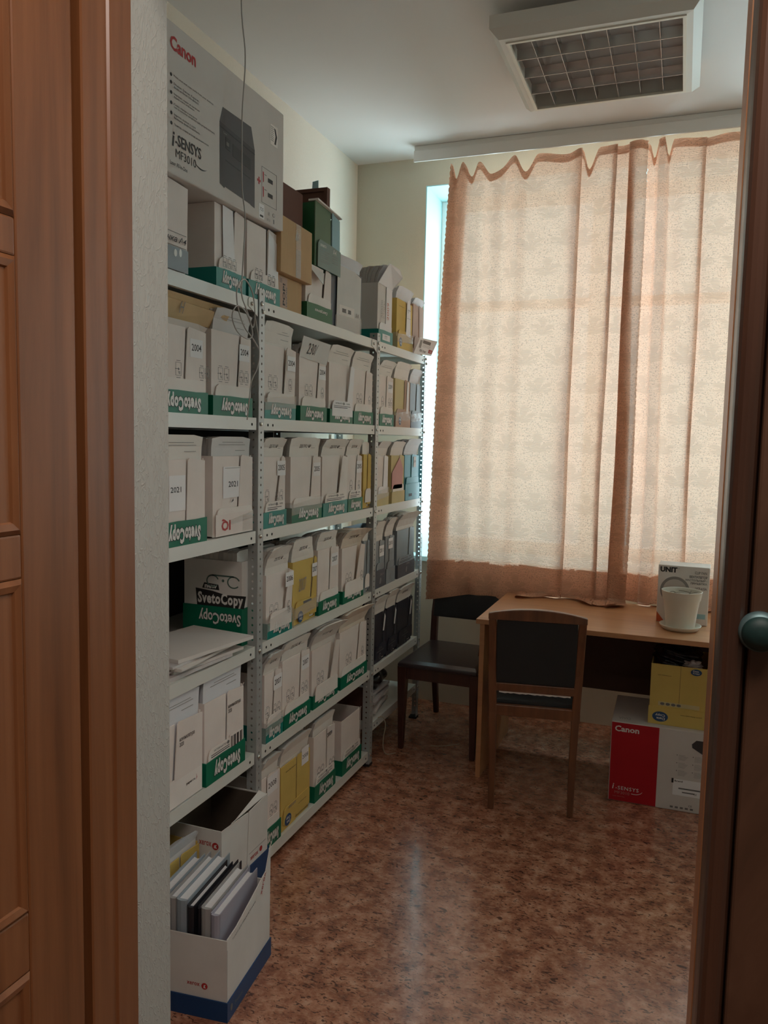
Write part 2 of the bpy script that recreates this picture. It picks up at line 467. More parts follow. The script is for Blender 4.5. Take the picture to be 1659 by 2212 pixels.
# ------------------------------------------------------------------ mesh helpers
class MB:
    """Collects shapes, then links them as ONE mesh object."""
    def __init__(s):
        s.v = []; s.f = []; s.m = []; s.mats = []; s.smooth = []

    def mi(s, m):
        if m not in s.mats:
            s.mats.append(m)
        return s.mats.index(m)

    def add(s, vs, fs, m, smooth=False):
        k = len(s.v); s.v += [tuple(p) for p in vs]
        i = s.mi(m)
        for f in fs:
            s.f.append([a + k for a in f]); s.m.append(i); s.smooth.append(smooth)
        return s

    def box(s, x0, x1, y0, y1, z0, z1, m):
        vs = [(x, y, z) for x in (x0, x1) for y in (y0, y1) for z in (z0, z1)]
        fs = [(0, 1, 3, 2), (4, 6, 7, 5), (0, 4, 5, 1), (2, 3, 7, 6), (0, 2, 6, 4), (1, 5, 7, 3)]
        return s.add(vs, fs, m)

    def prism(s, pts, a, b, m, axis='x'):
        """Polygon pts (2D) swept between a and b along axis. x: pts=(y,z); y: pts=(x,z); z: pts=(x,y)."""
        n = len(pts)
        def P(p, t):
            return (t, p[0], p[1]) if axis == 'x' else ((p[0], t, p[1]) if axis == 'y' else (p[0], p[1], t))
        vs = [P(p, a) for p in pts] + [P(p, b) for p in pts]
        fs = [list(range(n)), list(range(2 * n - 1, n - 1, -1))] + [[i, i + n, (i + 1) % n + n, (i + 1) % n] for i in range(n)]
        return s.add(vs, fs, m)

    def loft(s, rings, m, smooth=False, cap=True):
        """Rings of equal point count joined in order."""
        n = len(rings[0]); vs = [p for r in rings for p in r]; fs = []
        for j in range(len(rings) - 1):
            for i in range(n):
                fs.append((j * n + i, j * n + (i + 1) % n, (j + 1) * n + (i + 1) % n, (j + 1) * n + i))
        if cap:
            fs.append(list(range(n - 1, -1, -1))); fs.append([(len(rings) - 1) * n + i for i in range(n)])
        return s.add(vs, fs, m, smooth)

    def lathe(s, prof, c, m, n=40, axis='z', smooth=True):
        rings = []
        for r, h in prof:
            ring = []
            for i in range(n):
                a = 2 * math.pi * i / n
                x, y = r * math.cos(a), r * math.sin(a)
                ring.append((c[0] + x, c[1] + y, c[2] + h) if axis == 'z' else
                            ((c[0] + h, c[1] + x, c[2] + y) if axis == 'x' else (c[0] + x, c[1] + h, c[2] - y)))
            rings.append(ring)
        return s.loft(rings, m, smooth, cap=True)

    def tube(s, pts, r, m, n=8):
        pts = [Vector(p) for p in pts]; rings = []
        up = Vector((0.13, 0.21, 0.97))
        for i, p in enumerate(pts):
            t = (pts[min(i + 1, len(pts) - 1)] - pts[max(i - 1, 0)]).normalized()
            if i == 0:
                a = t.cross(up)
                if a.length < 0.15:
                    a = t.cross(Vector((1, 0, 0)))
                a.normalize()
            else:
                a = (a - t * a.dot(t))
                a.normalize()
            bb = t.cross(a)
            rr = r[i] if isinstance(r, (list, tuple)) else r
            rings.append([tuple(p + a * (rr * math.cos(2 * math.pi * k / n)) + bb * (rr * math.sin(2 * math.pi * k / n))) for k in range(n)])
        return s.loft(rings, m, True)

    def build(s, name, parent=None, bevel=0.0, loc=None, rotz=None):
        me = bpy.data.meshes.new(name)
        me.from_pydata(s.v, [], s.f)
        for m in s.mats:
            me.materials.append(MATS[m])
        me.polygons.foreach_set('material_index', s.m)
        me.polygons.foreach_set('use_smooth', s.smooth)
        bm = bmesh.new(); bm.from_mesh(me)
        bmesh.ops.recalc_face_normals(bm, faces=bm.faces)
        bm.to_mesh(me); bm.free()
        me.update()
        o = bpy.data.objects.new(name, me); COL.objects.link(o)
        if parent:
            o.parent = parent
        if loc:
            o.location = loc
        if rotz is not None:
            o.rotation_euler = (0, 0, rotz)
        if bevel:
            bv = o.modifiers.new('bevel', 'BEVEL'); bv.width = bevel; bv.segments = 2; bv.limit_method = 'ANGLE'
        return o


def spline(pts, k=8):
    """Catmull-Rom through points."""
    P = [Vector(p) for p in pts]; out = []
    for i in range(len(P) - 1):
        p0 = P[max(i - 1, 0)]; p1 = P[i]; p2 = P[i + 1]; p3 = P[min(i + 2, len(P) - 1)]
        for j in range(k):
            t = j / k
            out.append(0.5 * ((2 * p1) + (p2 - p0) * t + (2 * p0 - 5 * p1 + 4 * p2 - p3) * t * t + (3 * p1 - p0 - 3 * p2 + p3) * t ** 3))
    out.append(P[-1])
    return out


def tag(o, label, cat, group=None):
    o['label'] = label; o['category'] = cat
    if group:
        o['group'] = group
    return o


def struct(o):
    o['kind'] = 'structure'
    return o


def thing(name, label, cat, loc=(0, 0, 0), rotz=0.0, group=None):
    o = bpy.data.objects.new(name, None); COL.objects.link(o)
    o.empty_display_size = 0.05
    o.location = loc; o.rotation_euler = (0, 0, rotz)
    return tag(o, label, cat, group)


_tc = {}


def text_geo(s, weight=0.0, shear=0.0, res=2, spacing=1.0):
    key = (s, weight, shear, res, spacing)
    if key not in _tc:
        c = bpy.data.curves.new('lettering', 'FONT')
        c.body = s; c.offset = weight; c.shear = shear; c.resolution_u = res; c.space_character = spacing
        c.space_line = 0.95
        o = bpy.data.objects.new('lettering', c); COL.objects.link(o)
        dg = bpy.context.evaluated_depsgraph_get()
        me = bpy.data.meshes.new_from_object(o.evaluated_get(dg))
        vs = [(v.co.x, v.co.y) for v in me.vertices]; fs = [list(p.vertices) for p in me.polygons]
        bpy.data.objects.remove(o); bpy.data.curves.remove(c); bpy.data.meshes.remove(me)
        xs = [v[0] for v in vs]; ys = [v[1] for v in vs]
        x0, x1, y0, y1 = min(xs), max(xs), min(ys), max(ys)
        _tc[key] = ([((x - x0) / (x1 - x0) - 0.5, (y - y0) / (y1 - y0) - 0.5) for x, y in vs], fs)
    return _tc[key]


def put_text(mb, s, c, w, h, mat, face='x', weight=0.0, shear=0.0, flip=False, turn=0.0, res=2, spacing=1.0):
    """Lettering w x h centred at c on a face looking along +x, -y, -z... (face: 'x' or 'y'); flip = upside down."""
    vs, fs = text_geo(s, weight, shear, res, spacing)
    a = turn + (math.pi if flip else 0.0)
    ca, sa = math.cos(a), math.sin(a)
    out = []
    for x, y in vs:
        X, Y = x * w, y * h
        X, Y = X * ca - Y * sa, X * sa + Y * ca
        if face == 'x':
            out.append((c[0], c[1] + X, c[2] + Y))
        elif face == 'y':
            out.append((c[0] + X, c[1], c[2] + Y))
        else:
            out.append((c[0] + X, c[1] + Y, c[2]))
    k = len(mb.v); mb.v += out; i = mb.mi(mat)
    for f in fs:
        mb.f.append([q + k for q in f]); mb.m.append(i); mb.smooth.append(False)


def plate(mb, pts, x, mat, face='x', t=0.0004):
    """Thin printed patch: polygon pts standing proud of a face."""
    if face == 'x':
        mb.prism(pts, x, x + t, mat, 'x')
    else:
        mb.prism(pts, x - t, x, mat, 'y')


def rect(y0, y1, z0, z1):
    return [(y0, z0), (y1, z0), (y1, z1), (y0, z1)]


def ellipse(cy, cz, ry, rz, n=28, rot=0.0):
    return [(cy + ry * math.cos(a) * math.cos(rot) - rz * math.sin(a) * math.sin(rot),
             cz + ry * math.cos(a) * math.sin(rot) + rz * math.sin(a) * math.cos(rot)) for a in [2 * math.pi * i / n for i in range(n)]]


# ================================================================== STRUCTURE
CEIL = 3.14
LX = -1.864          # left wall
RXW = 1.90           # right wall
BY = 4.40            # window wall
NY0, NY1 = 0.862, 1.034   # doorway wall, corridor side and room side
OX0, OX1 = -0.75, 0.0445  # doorway opening
DH = 2.36            # opening height
struct(MB().box(-2.2, 2.1, -1.7, 5.0, -0.12, 0.0, 'mottled_linoleum').build('floor'))
struct(MB().box(LX - 0.15, RXW + 0.15, NY1 - 0.17, 4.85, CEIL, CEIL + 0.12, 'ceiling_paint').build('ceiling'))
struct(MB().box(LX - 0.15, LX, NY0, 4.85, 0, CEIL, 'wall_wallpaper').build('wall_left'))
struct(MB().box(RXW, RXW + 0.15, NY0, 4.85, 0, CEIL, 'wall_wallpaper').build('wall_right'))
# window wall with its deep opening
WX0, WX1, WZ0, WZ1 = -1.44, 1.13, 0.885, 2.985  # right part is out of view, widened and left uncurtained to brighten the room
w = MB()
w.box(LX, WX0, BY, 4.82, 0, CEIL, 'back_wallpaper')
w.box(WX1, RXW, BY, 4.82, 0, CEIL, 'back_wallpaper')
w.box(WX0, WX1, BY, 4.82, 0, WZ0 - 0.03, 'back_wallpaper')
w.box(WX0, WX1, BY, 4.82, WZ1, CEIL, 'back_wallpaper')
struct(w.build('wall_back'))
w = MB()
w.box(WX0 - 0.0, WX0 + 0.006, BY - 0.001, 4.80, WZ0, WZ1, 'sky_tinted_plaster')
w.box(WX1 - 0.006, WX1, BY - 0.001, 4.80, WZ0, WZ1, 'sky_tinted_plaster')
w.box(WX0 + 0.006, WX1 - 0.006, BY - 0.001, 4.80, WZ1 - 0.006, WZ1, 'sky_tinted_plaster')
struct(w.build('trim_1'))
struct(MB().box(WX0 - 0.03, WX1 + 0.05, BY - 0.125, 4.80, WZ0 - 0.03, WZ0, 'sky_tinted_plaster').build('trim_2', bevel=0.004))
# window: frame, mullions, panes
win = bpy.data.objects.new('window_1', None); COL.objects.link(win); struct(win)
w = MB()
FY0, FY1 = 4.70, 4.76
w.box(WX0 + .006, WX0 + .07, FY0, FY1, WZ0, WZ1 - .006, 'window_frame'); w.box(WX1 - .07, WX1 - .006, FY0, FY1, WZ0, WZ1 - .006, 'window_frame')
w.box(WX0 + .07, WX1 - .07, FY0, FY1, WZ0, WZ0 + .07, 'window_frame'); w.box(WX0 + .07, WX1 - .07, FY0, FY1, WZ1 - .08, WZ1 - .006, 'window_frame')
w.build('window_frame', win, bevel=0.004)
xs = [WX0 + .07, -0.50, 0.40, WX1 - .07]
for i in (1, 2):
    MB().box(xs[i] - .045, xs[i] + .045, FY0 + .002, FY1 - .002, WZ0 + .07, WZ1 - .08, 'window_frame').build('mullion', win, bevel=0.004)
w = MB(); w.box(xs[0], xs[3], FY0 + .01, FY1 - .01, 2.32, 2.38, 'window_frame'); w.build('transom', win)
w = MB(); w.box(xs[0], xs[3], FY0 + .028, FY0 + .032, WZ0 + .07, WZ1 - .08, 'window_glass'); w.build('window_pane', win)

# doorway wall
w = MB()
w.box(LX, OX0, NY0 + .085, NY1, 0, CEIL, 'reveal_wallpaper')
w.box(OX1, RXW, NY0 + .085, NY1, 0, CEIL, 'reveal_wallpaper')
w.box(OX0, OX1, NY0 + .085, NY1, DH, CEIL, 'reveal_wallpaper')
struct(w.build('wall_front'))
# corridor shell behind and beside the camera
w = MB()
w.box(-2.1, OX0 - .012, NY0 - .006, NY0 + .085, 0, 2.75, 'corridor_paint'); w.box(OX1 + .10, 1.5, NY0 - .02, NY0 + .085, 0, 2.75, 'corridor_paint')
w.box(OX0, OX1 + .10, NY0 - .02, NY0 + .085, DH, 2.75, 'corridor_paint')
struct(w.build('wall_corridor_front'))
struct(MB().box(-2.1, -2.0, -1.6, NY0 - .02, 0, 2.75, 'corridor_paint').build('wall_corridor_left'))
struct(MB().box(1.4, 1.5, -1.6, NY0 - .02, 0, 2.75, 'corridor_paint').build('wall_corridor_right'))
struct(MB().box(-2.1, 1.5, -1.7, -1.6, 0, 2.75, 'corridor_paint').build('wall_corridor_back'))
struct(MB().box(-2.1, 1.5, -1.7, NY0 + .085, 2.75, 2.85, 'ceiling_paint').build('ceiling_corridor'))


def curve_profile(pts_xy, z0, z1, mat):
    return MB().prism(pts_xy, z0, z1, mat, 'z')


# left jamb of the door frame: flat board, rebate, chipped edge
jamb = bpy.data.objects.new('trim_3', None); COL.objects.link(jamb); struct(jamb)
w = MB()
w.prism([(OX0 + .0035, .8465), (OX0 + .0045, .850), (OX0 + .0045, .895), (OX0 + .0075, .898), (OX0 + .0075, .942), (OX0 + .001, .9465), (OX0 - .03, .9465), (OX0 - .03, .846)], 0, DH, 'orange_wood', 'z')
w.build('jamb_board', jamb)
w = MB(); w.box(OX0, OX1 + .02, .85, .945, DH - .04, DH, 'orange_wood'); w.build('head_board', jamb)

# open door leaf on the left, folded back along the camera's side
leaf = bpy.data.objects.new('door_1', None); COL.objects.link(leaf); struct(leaf)
LXF = OX0 + .002      # face of the leaf towards the passage
y_hi = 0.8340; y_lo = 0.02
w = MB()
ST = 0.098
w.box(LXF - .04, LXF, y_hi - ST, y_hi, 0.01, 2.33, 'orange_wood')
w.box(LXF - .04, LXF, y_lo, y_lo + ST, 0.01, 2.33, 'orange_wood')
rails = [(0.01, 0.20), (0.86, 0.94), (1.37, 1.425), (1.755, 1.80), (2.23, 2.33)]
for a, b_ in rails:
    w.box(LXF - .04, LXF, y_lo + ST, y_hi - ST, a, b_, 'orange_wood')
w.build('door_frame_boards', leaf, bevel=0.003)
for k in range(len(rails) - 1):
    z0, z1 = rails[k][1], rails[k + 1][0]
    a, b_ = y_lo + ST, y_hi - ST
    w = MB()
    # sunk ogee moulding, then raised field
    steps = [(0.0, -.001), (.006, .004), (.014, .002), (.022, -.010), (.030, -.012), (.050, -.005), (.056, -.004)]
    rings = []
    for d, h in steps:
        rings.append([(LXF + h, a + d, z0 + d), (LXF + h, b_ - d, z0 + d), (LXF + h, b_ - d, z1 - d), (LXF + h, a + d, z1 - d)])
    w.loft(rings, 'orange_wood', cap=True)
    w.build('door_panel', leaf)

# closed narrow leaf on the right with its jamb moulding
j2 = bpy.data.objects.new('trim_4', None); COL.objects.link(j2); struct(j2)
pr = [(OX1, 1.030), (OX1, .905), (OX1 - .0005, .862)]
for i in range(9):
    a = math.pi - i * math.pi / 8 * 1.0
    pr.append((OX1 + .0125 + .0125 * math.cos(a), .856 - .016 * math.sin(a)))
pr += [(OX1 + .028, .862), (OX1 + .060, .862), (OX1 + .060, 1.030)]
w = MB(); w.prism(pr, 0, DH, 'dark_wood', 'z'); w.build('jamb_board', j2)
w = MB(); w.prism([(OX1 - .0012, 1.033), (OX1 - .0012, .93), (OX1, .93), (OX1, 1.033)], 0, DH, 'desk_laminate', 'z'); w.build('pale_edge_strip', j2)  # thin strip, paler than the jamb, at the room end of its face
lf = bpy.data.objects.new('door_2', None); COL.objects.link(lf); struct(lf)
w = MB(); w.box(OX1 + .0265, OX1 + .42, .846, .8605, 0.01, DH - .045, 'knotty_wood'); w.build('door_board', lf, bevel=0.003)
# round knob: metal rose with a dark green glass dome
KX, KZ = 0.0805, 1.369
w = MB(); w.lathe([(0.0202, 0), (0.0202, -.004), (0.0185, -.009), (0.0150, -.011), (0.0001, -.011)], (KX, .846, KZ), 'knob_metal', 44, 'y')
kn = w.build('door_knob', lf)
w = MB(); w.lathe([(0.0172, 0), (0.0165, -.004), (0.0135, -.008), (0.008, -.0105), (0.0002, -.0115)], (KX, .8365, KZ - .0006), 'knob_green', 44, 'y')
w.build('glass_dome', kn)

# ================================================================== CEILING LAMP
lamp = thing('ceiling_lamp', 'square white office ceiling light with a metal louvre grid, unlit', 'ceiling light', (-0.378, 3.325, 0))
lz0, lz1 = 3.02, CEIL
W = 0.335
body = MB()
# sloping skirt between ceiling and louvre
body.loft([[(-W - .03, -W - .03, lz1 - .05), (W + .03, -W - .03, lz1 - .05), (W + .03, W + .03, lz1 - .05), (-W - .03, W + .03, lz1 - .05)],
           [(-W - .03, -W - .03, lz0 + .03), (W + .03, -W - .03, lz0 + .03), (W + .03, W + .03, lz0 + .03), (-W - .03, W + .03, lz0 + .03)],
           [(-W, -W, lz0), (W, -W, lz0), (W, W, lz0), (-W, W, lz0)],
           [(-W + .022, -W + .022, lz0 - .002), (W - .022, -W + .022, lz0 - .002), (W - .022, W - .022, lz0 - .002), (-W + .022, W - .022, lz0 - .002)],
           [(-W + .022, -W + .022, lz1 - .045), (W - .022, -W + .022, lz1 - .045), (W - .022, W - .022, lz1 - .045), (-W + .022, W - .022, lz1 - .045)]],
          'lamp_white', cap=False)
body.box(-W - .03, W + .03, -W - .03, W + .03, lz1 - .05, lz1 - .043, 'lamp_white')
body.box(-W + .06, W - .06, -W + .06, W - .06, lz1 - .043, lz1, 'lamp_white')
body.build('housing', lamp)
I = W - .022
rim = MB()
for a, b_, c, d in ((-I, I, -I, -I + .012), (-I, I, I - .012, I), (-I, -I + .012, -I + .012, I - .012), (I - .012, I, -I + .012, I - .012)):
    rim.box(a, b_, c, d, lz0 - .006, lz0 + .004, 'lamp_rim')
rim.build('rim', lamp)
MB().box(-I + .001, I - .001, -I + .001, I - .001, lz1 - .056, lz1 - .0505, 'lamp_inside').build('reflector', lamp)
for k in range(4):
    y = -I + (k + .5) * 2 * I / 4
    MB().tube([(-I + .02, y, lz0 + .048), (I - .02, y, lz0 + .048)], .008, 'lamp_tube', 12).build('lamp_tube', lamp)
for k in range(1, 4):
    y = -I + k * 2 * I / 4
    MB().prism([(y - .0015, lz0), (y + .0015, lz0), (y + .010, lz0 + .036), (y - .010, lz0 + .036)], -I + .012, I - .012, 'louvre').build('louvre_blade', lamp)
for k in range(1, 7):
    x = -I + k * 2 * I / 7
    MB().prism([(x - .0008, lz0 + .002), (x + .0008, lz0 + .002), (x + .004, lz0 + .034), (x - .004, lz0 + .034)], -I + .012, I - .012, 'louvre', 'y').build('cross_blade', lamp)

# ================================================================== CURTAIN RAIL AND CURTAINS
rail = thing('curtain_rail', 'long white plastic curtain rail fixed to the ceiling above the window', 'curtain rail', (0, 0, 0))
MB().box(-1.452, RXW - .002, 4.200, 4.212, 3.052, 3.112, 'rail_white').build('fascia', rail, bevel=0.004)
MB().box(-1.45, RXW - .002, 4.212, 4.30, 3.108, 3.139, 'rail_white').build('track', rail, bevel=0.002)


def curtain(name, label, plan, tops, zbot, drape, right_fringe=True, left_fringe=True):
    """plan: list of (x_top, y_top, x_bot, y_bot) across the cloth; tops: (x, z) of the heading line; zbot(s01)->hem height."""
    k = 6
    top = spline([(p[0], p[1], 0) for p in plan], k)
    bot = spline([(p[2], p[3], 0) for p in plan], k)
    n = len(top)
    s = [0.0]
    for i in range(1, n):
        s.append(s[-1] + (bot[i] - bot[i - 1]).length)
    # resample to an even pitch
    pitch = 0.009
    cnt = int(s[-1] / pitch)
    def samp(arr, d):
        j = 0
        while j < n - 2 and s[j + 1] < d:
            j += 1
        t = (d - s[j]) / max(1e-9, s[j + 1] - s[j])
        return arr[j].lerp(arr[j + 1], t)
    verts = []; uvs = []; zor = []; rows = 210
    name_fold = planL_folded
    def lo_x(f):
        g_ = min(1.0, f * 1.25) ** 0.8
        return min(a_.x * (1 - g_) + b_.x * g_ for a_, b_ in zip(top[:40], bot[:40])) + .004 * math.sin(5 * 1.8) * f
    tx = [t[0] for t in tops]
    def topz(x):
        for i in range(len(tops) - 1):
            if tops[i][0] <= x <= tops[i + 1][0]:
                t = (x - tops[i][0]) / (tops[i + 1][0] - tops[i][0])
                t = t * t * (3 - 2 * t)
                return tops[i][1] * (1 - t) + tops[i + 1][1] * t
        return tops[0][1] if x < tops[0][0] else tops[-1][1]
    for r in range(rows + 1):
        f = r / rows
        for c in range(cnt + 1):
            d = s[-1] * c / cnt
            a = samp(top, d); b = samp(bot, d)
            # pinched at the heading, loosely hanging lower down
            g = min(1.0, f * 1.25) ** 0.8
            p = a.lerp(b, g)
            zt = topz(a.x); zb = zbot(c / cnt, b.x)
            z = zt + (zb - zt) * f
            ripple = 0.007 * math.sin(17 * d + 2.5 * math.sin(3 * z) + 6 * d * d) * f + 0.0025 * math.sin(41 * d + 5 * z) + .0012 * math.sin(23 * z + 31 * d)
            x, y = p.x + 0.004 * math.sin(5 * z + 9 * d) * f, p.y + ripple
            if left_fringe and f < 2 and (c == 0 or x < lo_x(f) + .004):
                x -= 0.007 * abs(math.sin(math.pi * z / 0.030)) * (0 if c == 0 and name_fold else 1)
            if right_fringe and c == cnt:
                x += 0.006 * abs(math.sin(math.pi * z / 0.030))
            zor.append(z)
            x, y, z = drape(x, y, z, c / cnt, f)
            verts.append((x, y, z)); uvs.append((d + 0.05 * len(name) % 1, z))
    W_ = cnt + 1
    faces = [(r * W_ + c, r * W_ + c + 1, (r + 1) * W_ + c + 1, (r + 1) * W_ + c) for r in range(rows) for c in range(cnt)]
    me = bpy.data.meshes.new(name); me.from_pydata(verts, [], faces)
    ul = me.uv_layers.new(name='UVMap')
    for lp in me.loops:
        ul.data[lp.index].uv = uvs[lp.vertex_index]
    me.materials.append(MATS['peach_jacquard'])
    for p in me.polygons:
        p.use_smooth = True
    o = bpy.data.objects.new(name, me); COL.objects.link(o)

    def layer(nm, r0, r1, dy, zmax=9):
        vv = [(verts[r * W_ + c][0], verts[r * W_ + c][1] + dy, verts[r * W_ + c][2]) for r in range(r0, r1 + 1) for c in range(W_)]
        ff = [(r * W_ + c, r * W_ + c + 1, (r + 1) * W_ + c + 1, (r + 1) * W_ + c) for r in range(r1 - r0) for c in range(cnt) if zor[(r0 + r) * W_ + c] < zmax]
        m2 = bpy.data.meshes.new(nm); m2.from_pydata(vv, [], ff)
        u2 = m2.uv_layers.new(name='UVMap')
        for lp in m2.loops:
            u2.data[lp.index].uv = uvs[r0 * W_ + lp.vertex_index]
        m2.materials.append(MATS['peach_jacquard'])
        for p_ in m2.polygons:
            p_.use_smooth = True
        o2 = bpy.data.objects.new(nm, m2); COL.objects.link(o2); o2.parent = o
    layer('heading_tape', 0, 4, .0025)
    layer('sill_shade_layer', int(rows * .85), rows, .0025, .905)  # second cloth layer added to darken the curtain below the sill, as shade
    return tag(o, label, 'curtain', 'peach curtains at the window')


YC = 4.235
# (x_top, y_top, x_bot, y_bot)
planL = [(-1.155, 4.246, -1.165, 4.122), (-1.20, 4.247, -1.215, 4.124), (-1.238, 4.244, -1.262, 4.116), (-1.246, 4.234, -1.275, 4.104), (-1.232, 4.226, -1.250, 4.092), (-1.19, 4.226, -1.20, 4.094), (-1.14, 4.230, -1.13, 4.108), (-1.07, 4.25, -1.06, 4.135), (-1.01, 4.222, -1.01, 4.106),
         (-0.95, 4.25, -0.94, 4.132), (-0.88, 4.216, -0.87, 4.104), (-0.82, 4.25, -0.81, 4.13), (-0.72, 4.245, -0.72, 4.12), (-0.63, 4.235, -0.645, 4.10),
         (-0.60, 4.222, -0.60, 4.075), (-0.570, 4.212, -0.560, 4.060), (-0.552, 4.222, -0.542, 4.070), (-0.574, 4.244, -0.564, 4.098), (-0.51, 4.252, -0.50, 4.11), (-0.44, 4.240, -0.44, 4.10), (-0.382, 4.222, -0.380, 4.080), (-0.398, 4.242, -0.398, 4.10), (-0.37, 4.25, -0.36, 4.10), (-0.325, 4.246, -0.285, 4.11), (-0.30, 4.240, -0.245, 4.108), (-0.305, 4.232, -0.255, 4.098), (-0.325, 4.228, -0.31, 4.088), (-0.320, 4.220, -0.315, 4.078), (-0.285, 4.218, -0.27, 4.070), (-0.240, 4.22, -0.228, 4.068)]
topsL = [(-1.245, 3.035), (-1.215, 2.947), (-1.18, 3.035), (-1.13, 2.957), (-1.095, 3.035), (-1.02, 2.957), (-0.90, 3.04), (-0.845, 2.957), (-0.78, 3.045), (-0.62, 3.022),
         (-0.555, 3.04), (-0.52, 2.94), (-0.47, 3.045), (-0.36, 3.04), (-0.27, 3.05), (-0.235, 3.04)]


def hemL(c, x):
    z = 0.675 + 0.045 * min(1, max(0, (x + 1.27) / .25))
    if x > -0.90:
        z -= 0.08 * min(1, (x + .90) / .12)
    return z


def drapeL(x, y, z, c, f):
    # where the cloth reaches the desk top it runs forward over it
    if x > -0.86 and z < 0.768:
        over = 0.768 - z
        k = min(1, (x + 0.86) / .10)
        y2 = y - over * (0.75 + .5 * math.sin(14 * x)) * k
        z2 = 0.757 + 0.010 * (0.5 + .5 * math.sin(38 * x + 40 * over)) * min(1, over * 30)
        return x, y + (y2 - y) * k, z + (z2 - z) * k
    return x, y, z


planL_folded = True
curtain('curtain', 'wide peach curtain panel on the left, scalloped edges, hem resting on the desk', planL, topsL, hemL, drapeL)
planR = [(-0.232, 4.262, -0.236, 4.135), (-0.215, 4.262, -0.20, 4.135), (-0.190, 4.255, -0.170, 4.12), (-0.186, 4.225, -0.165, 4.09), (-0.165, 4.215, -0.140, 4.08),
         (-0.140, 4.222, -0.112, 4.088), (-0.136, 4.255, -0.106, 4.12), (-0.110, 4.262, -0.075, 4.13), (-0.06, 4.245, -0.03, 4.115),
         (0.030, 4.240, 0.036, 4.112), (0.014, 4.258, 0.018, 4.130), (0.10, 4.238, 0.10, 4.11), (0.18, 4.258, 0.18, 4.13), (0.27, 4.240, 0.27, 4.112), (0.37, 4.258, 0.37, 4.13)]
topsR = [(-0.232, 3.045), (-0.205, 2.965), (-0.185, 3.045), (-0.160, 3.05), (-0.140, 2.965), (-0.118, 3.05), (0.02, 3.035), (0.18, 3.05), (0.30, 3.03), (0.47, 3.05), (0.60, 3.03), (0.74, 3.05)]


def drapeR(x, y, z, c, f):
    if z < 0.768:
        over = 0.768 - z
        return x, y - over * (0.55 + .5 * math.sin(11 * x + 1)), 0.758 + 0.009 * (0.5 + .5 * math.sin(33 * x + 50 * over)) * min(1, over * 30)
    return x, y, z


planL_folded = False
curtain('curtain', 'narrower peach curtain panel on the right behind the fan box', planR, topsR, lambda c, x: 0.665, drapeR, right_fringe=False)

# ================================================================== SHELVING RACK
rack = thing('shelving_rack', 'tall light grey steel shelving rack with perforated posts along the left wall', 'shelving rack', (0, 0, 0))
FX = -1.313; BX = -1.835


def post_mesh(h, flip_y=1, flip_x=1):
    """L-shaped slotted angle: one flange faces +x, the other faces -y, round holes every 25 mm."""
    w_ = 0.036; pitch = 0.025; r = 0.0042
    mb = MB()
    n = int(h / pitch)
    oc = [(r * math.cos(math.pi / 8 * (2 * i)), r * math.sin(math.pi / 8 * (2 * i))) for i in range(8)]
    for fl in (0, 1):
        for k in range(n):
            zc = (k + .5) * pitch
            hw, hh = w_ / 2, pitch / 2
            outer = [(hw, 0), (hw, hh), (0, hh), (-hw, hh), (-hw, 0), (-hw, -hh), (0, -hh), (hw, -hh)]
            pts = []
            for (a, b_) in outer + oc:
                if fl == 0:
                    pts.append((0.0, flip_y * (a + hw), zc + b_))
                else:
                    pts.append((-flip_x * (a + hw), 0.0, zc + b_))
            fs = [(i, (i + 1) % 8, 8 + (i + 1) % 8, 8 + i) for i in range(8)]
            mb.add(pts, fs, 'post_grey')
    return mb


def add_post(x, y, h, fy=1, fx=1):
    mb = post_mesh(h, fy, fx)
    o = mb.build('post', rack, loc=(x, y, 0))
    sm = o.modifiers.new('sheet', 'SOLIDIFY'); sm.thickness = 0.0018; sm.offset = 0
    f = MB().box(-.040 if fx > 0 else -.003, .003 if fx > 0 else .040, -.003 if fy > 0 else -.040, .040 if fy > 0 else .003, 0, .012, 'post_foot').build('post_foot', o)
    return o


posts_y = [1.255, 2.298, 3.360, 4.100]
for i, (y, h) in enumerate(zip(posts_y, (2.05, 2.05, 2.05, 2.00))):
    add_post(FX, y, h, -1 if i == 3 else 1)
    add_post(BX, y, h, -1 if i == 3 else 1, -1)
secs = [(1.262, 2.290, True), (2.340, 3.356, True), (3.404, 4.060, False)]
SZ = {1: 1.992, 2: 1.610, 3: 1.235, 4: .843, 5: .470, 6: .074}


def shelf(y0, y1, z):
    mb = MB()
    x0, x1 = BX + .004, FX - .003
    lip = 0.040
    mb.box(x0, x1, y0, y1, z - .0015, z, 'shelf_grey')
    mb.box(x1 - .0015, x1, y0, y1, z - lip, z - .0015, 'shelf_grey')
    mb.box(x1 - .014, x1 - .0015, y0, y1, z - lip, z - lip + .0015, 'shelf_grey')
    mb.box(x0, x0 + .0015, y0, y1, z - lip, z - .0015, 'shelf_grey')
    mb.box(x0 + .002, x1 - .002, y0, y0 + .0015, z - lip, z - .0015, 'shelf_grey')
    mb.box(x0 + .002, x1 - .002, y1 - .0015, y1, z - lip, z - .0015, 'shelf_grey')
    o = mb.build('shelf', rack)
    hb = MB()
    for yy in (y0 + .028, y0 + .062, y1 - .028):
        hb.prism(ellipse(yy, z - .022, .0048, .0048, 12), x1, x1 + .0004, 'hole_dark')
    hb.build('bolt_hole', o)
    return o


for i, (y0, y1, low) in enumerate(secs):
    for k in range(1, 7):
        z = SZ[k]
        if i == 2 and k == 6:
            z = 0.20
        shelf(y0, y1, z)
plain('shade_dark', (0.045, 0.045, 0.043), 0.95, spec=0.08, var=.05)  # near-black colour standing in for the shade behind the cartons
for (y0, y1, low) in secs[:2]:
    MB().box(BX + .001, BX + .0025, y0 + .04, y1 - .006, .05, 2.0, 'shade_dark').build('shade_sheet', rack)  # sheets added to darken the gaps above the folders like shade
